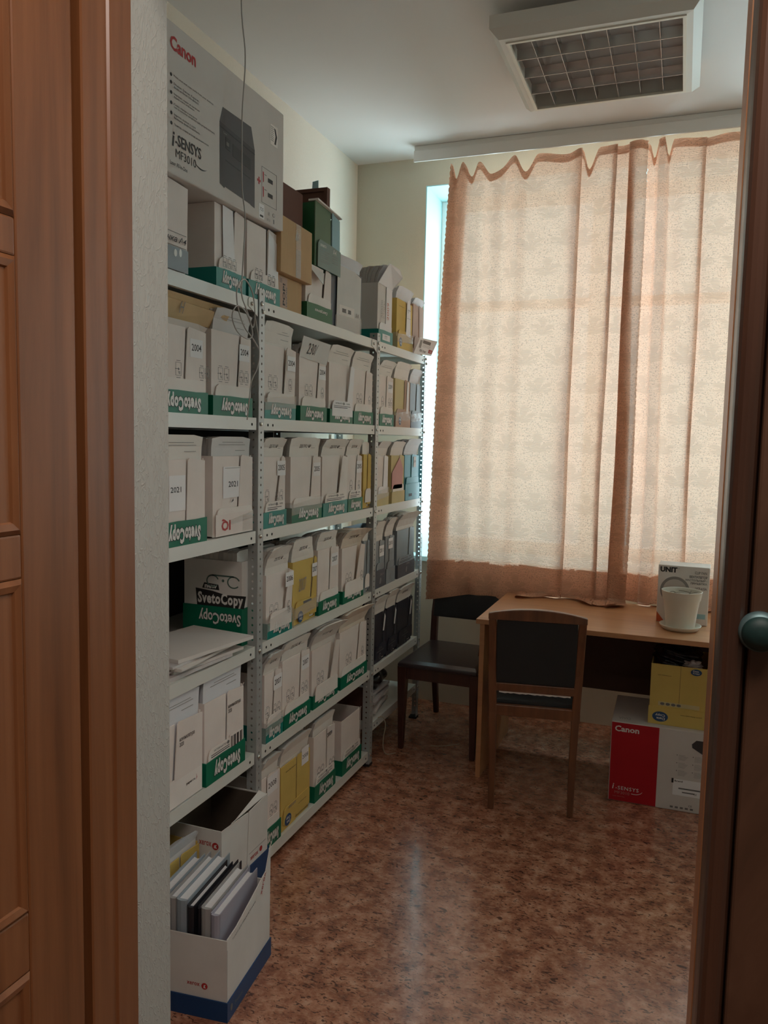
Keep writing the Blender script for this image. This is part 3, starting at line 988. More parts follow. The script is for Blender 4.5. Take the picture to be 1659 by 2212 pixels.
# bolts on the posts, and the joining plates at the top shelf
for pi, y in enumerate(posts_y[1:]):
    for k in range(1, 7):
        for dz in ((-.012, -.036) if k == 1 else (-.02,)):
            w = MB(); yy = y + .014 if pi < 2 else y - .02
            w.lathe([(.0068, 0), (.0068, .003), (.004, .0055), (.0005, .006)], (FX + .001, yy + (.010 if dz == -.036 else 0), (SZ[k] if not (pi == 2 and k == 6) else .2) + dz), 'bolt_steel', 14, 'x')
            w.build('bolt', rack)
for y in (2.262, 3.330):
    w = MB(); w.prism([(y - .030, SZ[1] - .008), (y - .022, SZ[1] - .001), (y + .028, SZ[1] - .001), (y + .028, SZ[1] - .055), (y - .012, SZ[1] - .036), (y - .030, SZ[1] - .030)], FX - .0025, FX - .0008, 'shelf_grey')
    w.lathe([(.0065, 0), (.0065, .003), (.003, .0055), (.0005, .006)], (FX - .001, y - .010, SZ[1] - .02), 'bolt_steel', 14, 'x')
    w.build('joining_plate', rack)


# ================================================================== CARTONS WITH FOLDERS
def icons(mb, cy, cz, n=2, s=0.026, ink='ink_grey', x=0.0):
    """Printed loading diagrams: framed squares with an arrow and a curl."""
    for k in range(n):
        y = cy + (k - (n - 1) / 2) * (s * 1.35)
        h = s * 1.4; t = .0009
        for a, b_, c, d in ((y - s / 2, y + s / 2, cz + h / 2 - t, cz + h / 2), (y - s / 2, y + s / 2, cz - h / 2, cz - h / 2 + t),
                            (y - s / 2, y - s / 2 + t, cz - h / 2, cz + h / 2), (y + s / 2 - t, y + s / 2, cz - h / 2, cz + h / 2)):
            plate(mb, rect(a, b_, c, d), x, ink)
        plate(mb, rect(y - s * .62, y + s * .05, cz - .0008, cz + .0008), x, ink)
        plate(mb, [(y - s * .05, cz - .004), (y + s * .22, cz), (y - s * .05, cz + .004)], x, ink)
        for q in range(3):
            plate(mb, [(y - s * .1 + q * .004, cz - h * .22 - q * .003), (y + s * .28, cz - h * .22 - q * .003), (y + s * .33, cz - h * .17 - q * .003), (y, cz - h * .17 - q * .003)], x, ink)
        plate(mb, rect(y - s * .35, y + s * .35, cz + h / 2 + .004, cz + h / 2 + .0055), x, ink)
        plate(mb, rect(y - s * .35, y + s * .35, cz - h / 2 - .0065, cz - h / 2 - .005), x, ink)


def svet(mb, cy, cz, w, h, x, face='x', flip=True):
    """White condensed wordmark with a dark outline."""
    if face == 'x':
        put_text(mb, 'SvetoCopy', (x + .0003, cy, cz), w * 1.03, h * 1.08, 'ink_outline', 'x', weight=.10, flip=flip, spacing=1.14)
        put_text(mb, 'SvetoCopy', (x + .0009, cy, cz), w, h, 'ink_white', 'x', weight=.05, flip=flip, spacing=1.14)
    else:
        put_text(mb, 'SvetoCopy', (cy, x - .0003, cz), w * 1.025, h * 1.07, 'ink_outline', 'y', weight=.060, flip=flip)
        put_text(mb, 'SvetoCopy', (cy, x - .0009, cz), w, h, 'ink_white', 'y', weight=.022, flip=flip)


def folder_mesh(w, h, t, z_bend, bend, curl=0.0, mat='folder_white'):
    """Cardboard folder standing on its edge: back at x=0, face at x=t; above z_bend it leans outwards."""
    mb = MB(); seg = 9; cs = 5
    rings = []
    for j in range(seg + 1):
        z = h * j / seg
        off = bend * max(0, (z - z_bend)) ** 2 / max(1e-4, (h - z_bend) ** 2) if z > z_bend else 0
        row_b = []; row_f = []
        for i in range(cs + 1):
            y = -w / 2 + w * i / cs
            c = curl * (i / cs) ** 2 * max(0, z - z_bend) / max(1e-4, h - z_bend)
            drop = 0.006 if (i in (0, cs) and j == seg) else 0
            row_b.append((off + c, y, z - drop)); row_f.append((off + c + t, y, z - drop))
        rings.append(row_b + row_f[::-1])
    mb.loft(rings, mat, cap=True)
    return mb


FOLDER_GROUP = {}


def carton(y0, y1, z, label, h=.25, xf=-1.325, depth=.30, body='white_card', tray='green_card', slit=(.62, .58), flap=True, year=None, year_at=(.8, .80),
           icon=0, icon_at=(.3, .35), ip=False, svet_on=True, skew=0.0, nfold=5, ftop=.315, fmat='folder_white', fbend=.018, front='ДЕЛО №___', short=None, 
           tape=False, lean=0.0, flap_body=None, trayh=.056, extra=None, slit_gap=.0035, curl=0.0, front_w=None, icons2=0, fill=None, ink='ink_grey', open_top=True, shear_h=0.0):
    w = y1 - y0
    cy = (y0 + y1) / 2
    t = thing('paper_carton', label, 'box', (xf, cy, z), skew)
    th = .003
    W2 = w / 2 - .003
    b = MB()
    zb = .003
    inner = 'inside_card'
    b.box(-depth, -.004, -W2, W2, zb, zb + .003, body)
    b.box(-depth, -depth + th, -W2, W2, zb, h, body)
    b.box(-depth + th, -.004, -W2, -W2 + th, zb, h, body)
    b.box(-depth + th, -.004, W2 - th, W2, zb, h, body)
    fh = h - .002
    # front panel left of the slit (a real gap stays between the two halves)
    st = -W2 + 2 * W2 * slit[0]; sb = -W2 + 2 * W2 * slit[1]
    b.prism([(-W2, zb), (sb, zb), (sb, h * .30), (st, fh), (-W2, fh + .0015)], -.0040, -.0010, body)
    b.build('body', t)
    # right half of the front, lapped slightly forward and tilted
    f = MB()
    g = slit_gap
    pts = [(sb + g * .4, .02), (W2, .02), (W2, fh - .004), (st + g + .010, fh + .004 + shear_h), (st + g + .003, fh - .003 + shear_h)]
    n_ = len(pts)
    vs = [(-.0010 + lean * p[1] / h, p[0], p[1]) for p in pts] + [(.0016 + lean * p[1] / h, p[0], p[1]) for p in pts]
    f.add(vs, [list(range(n_)), list(range(2 * n_ - 1, n_ - 1, -1))] + [[i, i + n_, (i + 1) % n_ + n_, (i + 1) % n_] for i in range(n_)], flap_body or body)
    f.build('front_flap', t)
    if flap:
        f = MB(); z0 = trayh * .5; z1 = trayh + .034
        f.prism([(-W2 + .014, z0), (W2 - .004, z0), (W2 - .004, z1 - .008), (W2 - .014, z1), (-W2 + .034, z1), (-W2 + .022, z1 - .008), (-W2 + .016, z1 - .026)], .0018 + abs(lean) * .4, .0042 + abs(lean) * .4, flap_body or 'flap_card')
        f.build('lower_flap', t)
        if ip:
            pm = MB(); X = .0044 + abs(lean) * .4
            put_text(pm, 'INTERNATIONAL   PAPER', (X, -W2 + .014 + w * .45, z1 - .010), w * .62, .006, 'ink_black', weight=.01)
            pm.prism(ellipse(-W2 + .014 + w * .49, z1 - .010, .0065, .0065, 16), X - .0002, X + .0001, 'flap_card')
            pm.prism(ellipse(-W2 + .014 + w * .49, z1 - .010, .0058, .0058, 16), X + .0001, X + .0003, 'ink_grey')
            plate(pm, rect(-W2 + .03, W2 - .03, z1 - .0215, z1 - .0195), X - .0002, 'ink_black')
            plate(pm, rect(-W2 + .03, W2 - .06, z1 - .028, z1 - .0255), X - .0002, 'ink_black')
            pm.build('printed_text', t)
    if tray:
        f = MB(); T = w / 2 - .0005
        f.box(-depth - .003, .007, -T, T, 0, .003, tray)
        f.box(-depth - .003, .0045, -T, -T + .003, .003, trayh, tray)
        f.box(-depth - .003, .0045, T - .003, T, .003, trayh, tray)
        f.prism([(-T, .003), (T, .003), (T, trayh + .002), (T * .5, trayh), (-T * .2, trayh + .0015), (-T, trayh - .001)], .0045, .0075, tray)
        tr = f.build('tray', t)
        if svet_on:
            f = MB(); svet(f, .004 * random.uniform(-1, 1) + w * .03, trayh * .50, w * .66, trayh * .84, .0075); f.build('wordmark', tr)
    if icon:
        f = MB(); icons(f, -W2 + 2 * W2 * icon_at[0], h * icon_at[1] + .03, icon, ink=ink, x=-.0009); f.build('printed_diagrams', t)
    if icons2:
        f = MB(); icons(f, -W2 + 2 * W2 * icon_at[0] + w * .5, h * icon_at[1] + .028, icons2, s=.022, ink=ink, x=.0018 + abs(lean) * .9); f.build('printed_diagrams', t)
    if year:
        f = MB(); yc = -W2 + 2 * W2 * year_at[0]; zc = h * year_at[1]; X = .0018 + max(lean, 0)
        if year_at[0] < slit[1]:
            X = -.0008
        lw = .062 if year_at[0] < .7 else min(.062, 2 * (W2 - yc) + .004)
        plate(f, rect(yc - lw / 2, yc + lw / 2, zc - .028, zc + .024), X, 'paper_white')
        lb = f.build('year_label', t)
        f = MB(); put_text(f, year, (X + .0007, yc, zc), .048 if lw > .05 else lw * .82, .020, 'ink_black', weight=.012); f.build('printed_text', lb)
    if tape:
        f = MB(); T = w / 2
        f.prism([(-T, trayh * .5), (T + .001, trayh * .75), (T + .001, trayh + .03), (-T, trayh + .012)], .0078, .0083, 'clear_tape')
        f.prism([(-.045 - .0, 0), (0.008, 0), (0.008, trayh + .02), (-.045, trayh + .015)], -T - .0012, -T - .0007, 'clear_tape', 'y')
        f.build('clear_tape', t)
    if extra:
        extra(t, w, h, W2)
    # --- folders inside: each is a thing of its own
    if nfold:
        short = short or label
        x = -.008
        fw = front_w or (w - .013)
        rnd = random.Random(int(cy * 1000 + z * 77))
        for k in range(nfold):
            tk = rnd.uniform(.010, .020) if k else .011
            hh = ftop - .008 * rnd.random() if k else ftop
            wd = min(w - .012, .209) if k else min(fw, w - .012)
            zbend = h - .01
            m = folder_mesh(wd, hh - .008, tk, zbend, (fbend if k == 0 else fbend * (0.75 ** k)) * (1 if k else 1), curl if k == 0 else curl * .6 ** k, fmat if (k == 0 or rnd.random() < .6) else 'folder_grey')
            x -= tk + .0012
            yo = rnd.uniform(-1, 1) * max(0, (w - .012 - wd)) / 2
            o = m.build('cardboard_folder', None)
            o.matrix_world = Matrix.Translation((xf, cy, z)) @ Matrix.Rotation(skew, 4, 'Z') @ Matrix.Translation((x, yo, .0075))
            if k == 0:
                tag(o, 'foremost folder in the ' + short, 'folder')
                if front:
                    f = MB()
                    zt = (h + ftop) / 2 - .012
                    offx = fbend * max(0, (zt - zbend)) ** 2 / (hh - .008 - zbend) ** 2
                    if front.startswith('ДЕЛО'):
                        # heading lies on the leaning part: follow its slope
                        put_text(f, front, (0, 0, 0), wd * .54, .014, 'ink_black', weight=.006)
                        vs = []
                        for (px, py, pz) in f.v:
                            zz = pz + zt + .006; q = max(0, zz - zbend) / max(1e-4, hh - .008 - zbend)
                            yy = py + wd * .08
                            vs.append((fbend * q * q + curl * ((yy + wd / 2) / wd) ** 2 * q + tk + .0012, yy, zz))
                        f.v = vs
                    else:
                        for li, (a, b_) in enumerate(((-.24, .30), (-.33, .36), (.10, .36))):
                            zz = zt + .016 - li * .008 - (.01 if li == 2 else 0); q = max(0, zz - zbend) / max(1e-4, hh - .008 - zbend)
                            xx = fbend * q * q + tk + .0016 + curl * .55 * q
                            plate(f, rect(wd * a, wd * b_, zz, zz + .0016), xx, 'ink_lightgrey')
                    f.build('printed_text', o)
            else:
                tag(o, 'folders behind the foremost one in the ' + short, 'folder', 'folders inside the ' + short)
    return t


WHITE, GREEN, TURQ = 'white_card', 'green_card', 'turquoise_card'


def oval_logo(t, x, cy, cz, ry=.024, rz=.016, txt='Data\nCopy', flip=True, face='x', rot=.15):
    f = MB()
    if face == 'x':
        plate(f, ellipse(cy, cz, ry, rz, rot=rot), x, 'ink_blue')
        put_text(f, txt, (x + .0008, cy, cz), ry * 1.25, rz * 1.25, 'ink_white', weight=.02, flip=flip)
    else:
        plate(f, ellipse(cy, cz, ry, rz, rot=rot), x, 'ink_blue', 'y')
        put_text(f, txt, (cy, x - .0008, cz), ry * 1.25, rz * 1.25, 'ink_white', 'y', weight=.02, flip=flip)
    return f.build('oval_logo', t)


# ---- top shelf
Z = SZ[1]


def ex_snow(t, w, h, W2):
    f = MB(); put_text(f, 'Снегурочка А4', (.0075, .005, .085), .20, .022, 'ink_black', weight=.014, shear=.3)
    for a in (.103, .0675):
        plate(f, rect(-.105, .105, a, a + .0012), .0068, 'ink_black')
    f.build('printed_text', t)
    f = MB(); plate(f, rect(-W2, W2, .004, .066), 0.0062, 'slate_card'); b_ = f.build('printed_band', t)
    f = MB(); put_text(f, '1', (.0070, -.055, .045), .012, .022, 'ink_black', shear=.3, weight=.02)
    plate(f, ellipse(.055, .050, .007, .010), .0066, 'ink_white'); plate(f, ellipse(.078, .054, .006, .011), .0066, 'ink_white')
    f.build('printed_mark', b_)


carton(1.680, 1.915, Z, 'white carton with cursive lettering under the left end of the big printer carton', h=.240, tray=None, flap=False, slit=(.40, .45), extra=ex_snow, nfold=0, lean=.004)


def ex_sheet(t, w, h, W2):
    f = MB(); f.prism([(-.06 + .02, .062), (.028, .055), (.012, h - .004), (-.045, h + .0)], .0030, .0036, 'paper_white'); f.build('paper_sheet', t)
    f = MB(); icons(f, -.005, .078, 3, s=.020, ink='ink_lightgrey', x=.0046); f.build('printed_diagrams', t)


carton(2.052, 2.222, Z, 'white carton in a turquoise tray left of the first post on the top shelf', h=.243, tray=TURQ, slit=(.62, .62), icon=0, flap=True, extra=ex_sheet, nfold=0)


def ex_sheet2(t, w, h, W2):
    f = MB(); f.prism([(.022, .055), (W2, .050), (W2 - .012, h - .035), (.030, h - .005)], .0030, .0036, 'paper_white'); f.build('paper_sheet', t)
    f = MB(); icons(f, -.035, .080, 2, s=.020, ink='ink_black', x=.0046); icons(f, .05, .076, 2, s=.020, ink='ink_black', x=.0046); f.build('printed_diagrams', t)


carton(2.238, 2.448, Z, 'white carton in a turquoise tray directly behind the first post on the top shelf', h=.240, tray=TURQ, slit=(.60, .60), extra=ex_sheet2, nfold=0)

# kraft cartons
t = thing('kraft_carton', 'brown corrugated carton with dark rotated lettering, lowest of the brown pair on the top shelf', 'box', (-1.33, 2.545, Z))
f = MB(); f.box(-.30, 0, -.087, .092, 0, .114, 'kraft_card'); f.build('body', t, bevel=.002)
f = MB(); plate(f, rect(-.083, -.022, .006, .110), 0, 'peach_card'); lb = f.build('side_label', t)
f = MB(); put_text(f, 'POP!', (.0009, -.047, .052), .075, .018, 'ink_black', weight=.03, turn=R(90)); put_text(f, 'DEVATEN', (.0009, -.028, .045), .065, .009, 'ink_grey', weight=.02, turn=R(90))
for k in range(4):
    plate(f, rect(-.078, -.060, .090 + k * .004, .0915 + k * .004), .0004, 'ink_grey')
f.build('printed_text', lb)
t = thing('kraft_carton', 'tan corrugated carton closed with a strip of tape, stacked on the lower brown one', 'box', (-1.305, 2.550, Z + .1145))
f = MB(); f.loft([[(-.30, -.118, 0), (0, -.122, 0.002), (0.0, .118, 0), (-.30, .118, 0)], [(-.30, -.118, .19), (0, -.120, .190), (0, .116, .184), (-.30, .118, .186)]], 'kraft_card'); f.build('body', t, bevel=.002)
f = MB(); plate(f, rect(-.012, .026, .002, .186), .0006, 'clear_tape'); plate(f, rect(-.012, .026, .002, .10), .0012, 'clear_tape'); f.build('clear_tape', t)
f = MB()
for k in range(4):
    a = -.020 + k * .006
    plate(f, [(a, .128), (a + .002, .128), (a + .010, .165 - k * .004), (a + .008, .165 - k * .004)], .0018, 'ink_white')
f.build('chalk_scratch', t)
# reddish brown cartons at the back
t = thing('brown_carton', 'reddish brown carton standing on the tan one beside the printer carton', 'box', (-1.362, 2.570, Z + .3055))
f = MB(); f.box(-.28, 0, -.115, .132, 0, .145, 'brown_card'); f.build('body', t, bevel=.003)
t = thing('picture_frame', 'flat reddish brown framed board standing behind the dark green carton', 'board', (-1.392, 2.975, Z + .2955))
f = MB(); f.box(-.34, -.003, .006, .022, .003, .262, 'brown_card'); f.build('board', t)
f = MB()
for a, b_, c, d in ((-.343, 0, .252, .266), (-.343, 0, 0, .014), (-.343, -.329, .014, .252), (-.014, 0, .014, .252)):
    f.box(a, b_, 0, .028, c, d, 'brown_card')
f.build('frame', t)
f = MB(); f.prism([(-.014, 0), (.014, 0), (.014, .034), (-.012, .030)], 0, .002, 'pale_blue_card', 'y'); o = f.build('blue_paper', None, loc=(-1.452, 2.988, Z + .5620)); tag(o, 'small light blue paper tab poking up above the brown board', 'paper')
# dark green carton on top of the opened white one
t = thing('green_carton', 'dark green carton with pale printed panel stacked on an opened white one', 'box', (-1.325, 2.842, Z + .205), R(-4))
f = MB(); D = .27
f.box(-D, -.004, -.098, -.094, 0, .232, 'dark_green_card'); f.box(-D, -.004, .094, .098, 0, .215, 'olive_green_card'); f.box(-D, -D + .004, -.094, .094, 0, .232, 'dark_green_card'); f.box(-D, -.004, -.098, .098, -.003, 0, 'dark_green_card')
f.prism([(-.098, 0), (.03, 0), (.022, .226), (-.098, .236)], -.004, 0, 'olive_green_card'); f.build('body', t)
f = MB(); f.prism([(.034, .06), (.098, .05), (.094, .205), (.030, .222)], -.0015, .0022, 'pale_blue_card'); f.build('front_flap', t)
f = MB(); f.prism([(-.086, -.002), (.097, -.010), (.097, .085), (.02, .094), (-.072, .100), (-.083, .085)], .004, .007, 'grey_green_card'); lf_ = f.build('lower_flap', t)
f = MB(); put_text(f, 'БУМАГА', (.0078, -.045, .080), .045, .010, 'ink_white', weight=.03); put_text(f, 'А4', (.0078, .045, .074), .026, .018, 'ink_white')
for k in range(6):
    plate(f, rect(-.07, -.07 + random.uniform(.06, .085), .060 - k * .008, .0612 - k * .008), .007, 'ink_lightgrey')
    if k < 4:
        plate(f, rect(.030, .075, .058 - k * .009, .0592 - k * .009), .007, 'ink_lightgrey')
f.build('printed_text', lf_)
f = MB(); plate(f, rect(-.255, -.05, .085, .125), -.0985, 'charcoal_card', 'y'); put_text(f, 'VEGA', (-.05, -.0993, .105), .05, .014, 'ink_lightgrey', 'y', weight=.02); f.build('side_print', t)
f = MB(); f.prism([(-.098, .236), (.096, .212), (.096, .216), (-.098, .243)], -.03, .012, 'flap_card'); f.build('torn_rim', t)


def ex_open(t, w, h, W2):
    f = MB(); f.add([(.0, -W2, h), (.03, -.02, h - .07), (.002, .045, h - .015), (-.04, .0, h + .012), (.001, -W2, h - .002)], [(0, 1, 2, 3), (0, 1, 4)], 'grey_white_card'); o = f.build('folded_flap', t)
    sm = o.modifiers.new('s', 'SOLIDIFY'); sm.thickness = .002


def ex_snowtray(t, w, h, W2):
    ex_open(t, w, h, W2)
    f = MB(); put_text(f, 'Снегурочка', (.0082, .01, .036), .11, .014, 'ink_white', weight=.02, shear=.3, flip=True); f.build('printed_text', t)


carton(2.655, 2.880, Z, 'opened white carton in a dull green tray beneath the dark green one', h=.200, tray='dark_green_card', svet_on=False, slit=(.70, .62), slit_gap=.012, nfold=0, extra=ex_snowtray)


def ex_black(t, w, h, W2):
    f = MB(); f.prism([(-.09, .0), (.115, -.002), (.118, .23), (.06, .245), (-.085, .25)], .004, .0055, 'grey_white_card'); f.build('wrinkled_cover', t)
    f = MB(); plate(f, rect(-.07, .06, .055, .095), .0058, 'flap_card'); plate(f, rect(-.045, .03, .067, .083), .0063, 'ink_grey'); plate(f, ellipse(-.005, .075, .009, .009), .0068, 'flap_card'); put_text(f, 'А4', (.0068, .085, .07), .03, .02, 'ink_lightgrey')
    f.build('printed_label', t)
    f = MB(); f.prism([(-.10, .0), (.125, .0), (.125, .062), (-.10, .05)], .0062, .0068, 'clear_tape'); f.build('clear_tape', t)


carton(2.900, 3.165, Z, 'charcoal carton with a crumpled silvery front on the top shelf', h=.245, body='charcoal_card', tray=None, flap=False, extra=ex_black, nfold=3, ftop=.292, front=None, skew=R(-5), short='charcoal carton with crumpled front', fmat='folder_bluish')


def ex_fold(t, w, h, W2):
    f = MB(); vs = [(0, -W2, h), (0, W2, h - .004), (.045, -W2 + .02, h + .085), (.052, W2, h + .050), (.048, W2 - .03, h + .082)]
    f.add(vs, [(0, 1, 3, 4, 2)], 'paper_white'); o = f.build('raised_flap', t); sm = o.modifiers.new('s', 'SOLIDIFY'); sm.thickness = .002
    f = MB(); put_text(f, 'АРХИВ', (.0030, -.045, .150), .08, .016, 'ink_lightgrey', turn=R(90)); put_text(f, 'КАДРЫ', (.0030, -.015, .150), .075, .014, 'ink_lightgrey', turn=R(90)); put_text(f, '2009', (.0030, .035, .150), .08, .024, 'ink_orange', turn=R(90)); f.build('side_writing', t)
    f = MB(); plate(f, rect(-.045, .055, .012, .040), .0078, 'paper_white'); put_text(f, 'ТТ', (.0086, .0, .026), .035, .014, 'ink_black'); f.build('paper_label', t)


carton(3.385, 3.572, Z, 'tall grey white carton with many folder tops showing, top shelf by second post', h=.262, tray=TURQ, svet_on=False, slit=(.55, .55), body='grey_white_card', flap_body='paper_white', extra=ex_fold, nfold=14, ftop=.345, fbend=.035, front=None, fmat='folder_grey', short='tall grey white carton on the top shelf')


def ex_yellow_a(t, w, h, W2):
    oval_logo(t, .0078, -.07, .032, .02, .022)
    f = MB(); f.prism([(.015, .075), (.085, .070), (.075, .225), (.050, .25), (.025, .238)], .0040, .0047, 'paper_white'); lb = f.build('paper_sheet', t)
    f = MB(); put_text(f, 'номенклатура\n2009', (.0052, .055, .195), .035, .018, 'ink_grey'); plate(f, rect(.03, .08, .16, .161), .0047, 'ink_grey'); f.build('printed_text', lb)
    f = MB(); put_text(f, 'www.datacopy.com', (.0004, -.045, .205), .075, .006, 'ink_black'); put_text(f, 'www.datacopy.com', (.0079, .06, .040), .06, .006, 'ink_black'); f.build('printed_text', t)


carton(3.640, 3.872, Z, 'yellow carton with a blue oval mark near the window end of the top shelf', h=.238, body='yellow_card', tray='yellow_card', svet_on=False, flap_body='yellow_card', slit=(.60, .60), extra=ex_yellow_a, nfold=3, ftop=.300, front=None, fmat='folder_bluish', short='yellow carton on the top shelf', tape=True)
carton(3.885, 4.060, Z, 'pinkish carton at the window end of the top shelf', h=.250, body='peach_card', tray=None, flap_body='peach_card', slit=(.5, .62), nfold=2, ftop=.285, front=None, fmat='folder_bluish', short='pinkish carton on the top shelf')
t = thing('instruction_sheet', 'white printed card with a red mark hanging over the end of the top shelf', 'card', (-1.293, 3.98, 1.985))
t.rotation_euler = (0, R(14), R(-3))
f = MB(); f.prism([(-.145, .0), (.10, .012), (.14, .095), (-.115, .085)], 0, .0015, 'paper_white'); f.build('sheet', t)
f = MB(); plate(f, rect(-.06, .05, .062, .078), .0015, 'ink_grey'); plate(f, rect(-.10, -.07, .035, .075), .0015, 'ink_lightgrey'); put_text(f, 'РЕЙ  Ответ', (.0022, -.035, .025), .09, .016, 'ink_grey', weight=.02); plate(f, rect(.045, .10, .022, .040), .0015, 'ink_red')
put_text(f, 'A4', (.0024, .072, .031), .03, .012, 'ink_white')
for k in range(3):
    plate(f, rect(-.055, .06, .045 + k * .005, .046 + k * .005), .0015, 'ink_lightgrey')
f.build('printed_text', t)

# big printer carton
t = thing('printer_carton', 'large grey white laser printer carton on top of the shelved cartons', 'box', (-1.300, 2.108, Z + .2445), R(.8))
t.rotation_euler = (R(.5), 0, R(.8))
CW = .335; CH = .382
f = MB(); f.box(-.40, 0, -CW, CW, 0, CH, 'canon_card'); f.build('body', t, bevel=.004)
P_ = lambda y, z: (y - .335, CH - z)      # measured from the upper left corner of the front
f = MB(); c = P_(.088, .052); put_text(f, 'Canon', (.0009, *c), .118, .036, 'ink_red', weight=.028); f.build('brand_mark', t)
lines = [('Print, scan and copy easily from your desktop.', .30), ('Drucken, Scannen, Kopieren,\ndirekt an Ihrem Schreibtisch.', .185), ('Imprimer, copier et numériser\ndepuis votre ordinateur.', .19), ('Copia, stampa e scansione\ncon la massima semplicità dalla propria scrivania.', .31),
         ('Imprima, escanee y copie\nfácilmente desde su escritorio.', .19), ('Принтер, сканер и копир на вашем столе.', .26)]
f = MB(); z = .130
for s_, wd in lines:
    two = '\n' in s_
    wd *= .64
    hh = .0140 if two else .0062
    y0_, zc = P_(.040, z + hh / 2)
    put_text(f, s_, (.0008, y0_ + .004 + wd / 2, zc), wd, hh, 'ink_black', weight=.004)
    plate(f, ellipse(y0_ - .008, CH - z - .0035, .0045, .0045, 12), .0005, 'ink_black')
    z += .0255 if two else .019
f.build('printed_text', t)
f = MB()
c = P_(.040, .292); put_text(f, 'i', (.0009, *c), .012, .038, 'ink_black', weight=.02, shear=.15)
c = P_(.053, .297); plate(f, rect(c[0] - .004, c[0] + .004, c[1] - .002, c[1] + .003), .0005, 'ink_black')
c = P_(.115, .290); put_text(f, 'SENSYS', (.0009, *c), .112, .030, 'ink_black', weight=.02)
c = P_(.098, .324); put_text(f, 'MF3010', (.0009, *c), .096, .022, 'ink_black')
c = P_(.064, .354); put_text(f, 'Laser All-In-One', (.0009, *c), .078, .011, 'ink_black')
arc = []
for i in range(14):
    a = R(200 + 125 * i / 13); arc.append((-.335 + .172 + .034 * math.cos(a), CH - .312 + .020 * math.sin(a)))
arc2 = [(p[0], p[1] + .0035 * math.sin(math.pi * i / 13)) for i, p in enumerate(arc)]
for i in range(13):
    plate(f, [arc[i], arc[i + 1], arc2[i + 1], arc2[i]], .0004, 'ink_black')
f.build('model_mark', t)
# printed picture of the printer
def PP(pts):
    return [P_(a, b_) for a, b_ in pts]
f = MB()
plate(f, PP([(.268, .165), (.285, .120), (.450, .118), (.472, .180)][::-1]), .0004, 'printer_mid')
plate(f, PP([(.268, .165), (.472, .180), (.472, .355), (.448, .352), (.446, .350), (.296, .340), (.292, .345), (.268, .338)][::-1]), .0004, 'printer_dark')
plate(f, PP([(.300, .198), (.325, .200), (.325, .232), (.300, .230)][::-1]), .0009, 'printer_darker')
plate(f, PP([(.340, .205), (.445, .215), (.445, .248), (.340, .240)][::-1]), .0009, 'printer_darker')
plate(f, PP([(.300, .262), (.446, .272), (.446, .275), (.300, .265)][::-1]), .0009, 'printer_darker')
plate(f, PP([(.268, .176), (.472, .191), (.472, .194), (.268, .179)][::-1]), .0009, 'printer_darker')
plate(f, PP([(.303, .210), (.318, .211), (.318, .222), (.303, .221)][::-1]), .0013, 'ink_grey')
c = P_(.296, .190); put_text(f, 'Canon', (.0014, *c), .020, .005, 'ink_lightgrey')
f.build('printer_picture', t)
f = MB()
c = P_(.500, .262); plate(f, rect(c[0] - .011, c[0] + .011, c[1] - .0035, c[1] + .0035), .0004, 'ink_red'); plate(f, rect(c[0] - .0035, c[0] + .0035, c[1] - .011, c[1] + .011), .0005, 'ink_red')
for zz in (.242, .288):
    plate(f, PP([(.525, zz - .016), (.532, zz - .014), (.532, zz + .014), (.527, zz + .018)][::-1]), .0004, 'ink_red')
    plate(f, PP([(.560, zz - .005), (.592, zz - .005), (.592, zz + .008), (.560, zz + .008)][::-1]), .0004, 'ink_black')
    plate(f, PP([(.536, zz - .010), (.550, zz - .010), (.550, zz - .008), (.536, zz - .008)][::-1]), .0004, 'ink_grey')
for a, b_, c_, d in ((.518, .620, .212, .2132), (.518, .620, .322, .3232), (.518, .5192, .212, .322), (.6188, .620, .212, .322)):
    plate(f, PP([(a, c_), (b_, c_), (b_, d), (a, d)][::-1]), .0004, 'ink_grey')
f.build('cartridge_print', t)
f = MB()
plate(f, PP([(.575, .062), (.625, .060), (.625, .125), (.575, .125)][::-1]), .0003, 'flap_card')
plate(f, PP([(.600, .068), (.610, .070), (.620, .092), (.612, .118), (.602, .118), (.610, .092)][::-1]), .0007, 'ink_black')
for k in range(8):
    plate(f, PP([(.578, .068 + k * .006), (.596, .068 + k * .006), (.596, .0695 + k * .006), (.578, .0695 + k * .006)][::-1]), .0007, 'ink_grey')
plate(f, PP([(.500, .330), (.535, .330), (.535, .375), (.500, .375)][::-1]), .0003, 'paper_white')
c = P_(.5175, .346); put_text(f, '725', (.001, *c), .022, .010, 'ink_black')
plate(f, PP([(.507, .364), (.528, .364), (.528, .370), (.507, .370)][::-1]), .0007, 'ink_black')
c = P_(.565, .348); put_text(f, '18', (.001, *c), .010, .011, 'ink_grey')
c = P_(.562, .368); put_text(f, 'USB 2.0', (.001, *c), .024, .007, 'ink_grey')
plate(f, ellipse(*P_(.600, .345), .008, .006), .0004, 'ink_grey'); plate(f, ellipse(*P_(.600, .345), .006, .0045), .0007, 'canon_card')
plate(f, PP([(.598, .358), (.603, .358), (.603, .372), (.598, .372)][::-1]), .0004, 'ink_grey')
f.build('small_print', t)

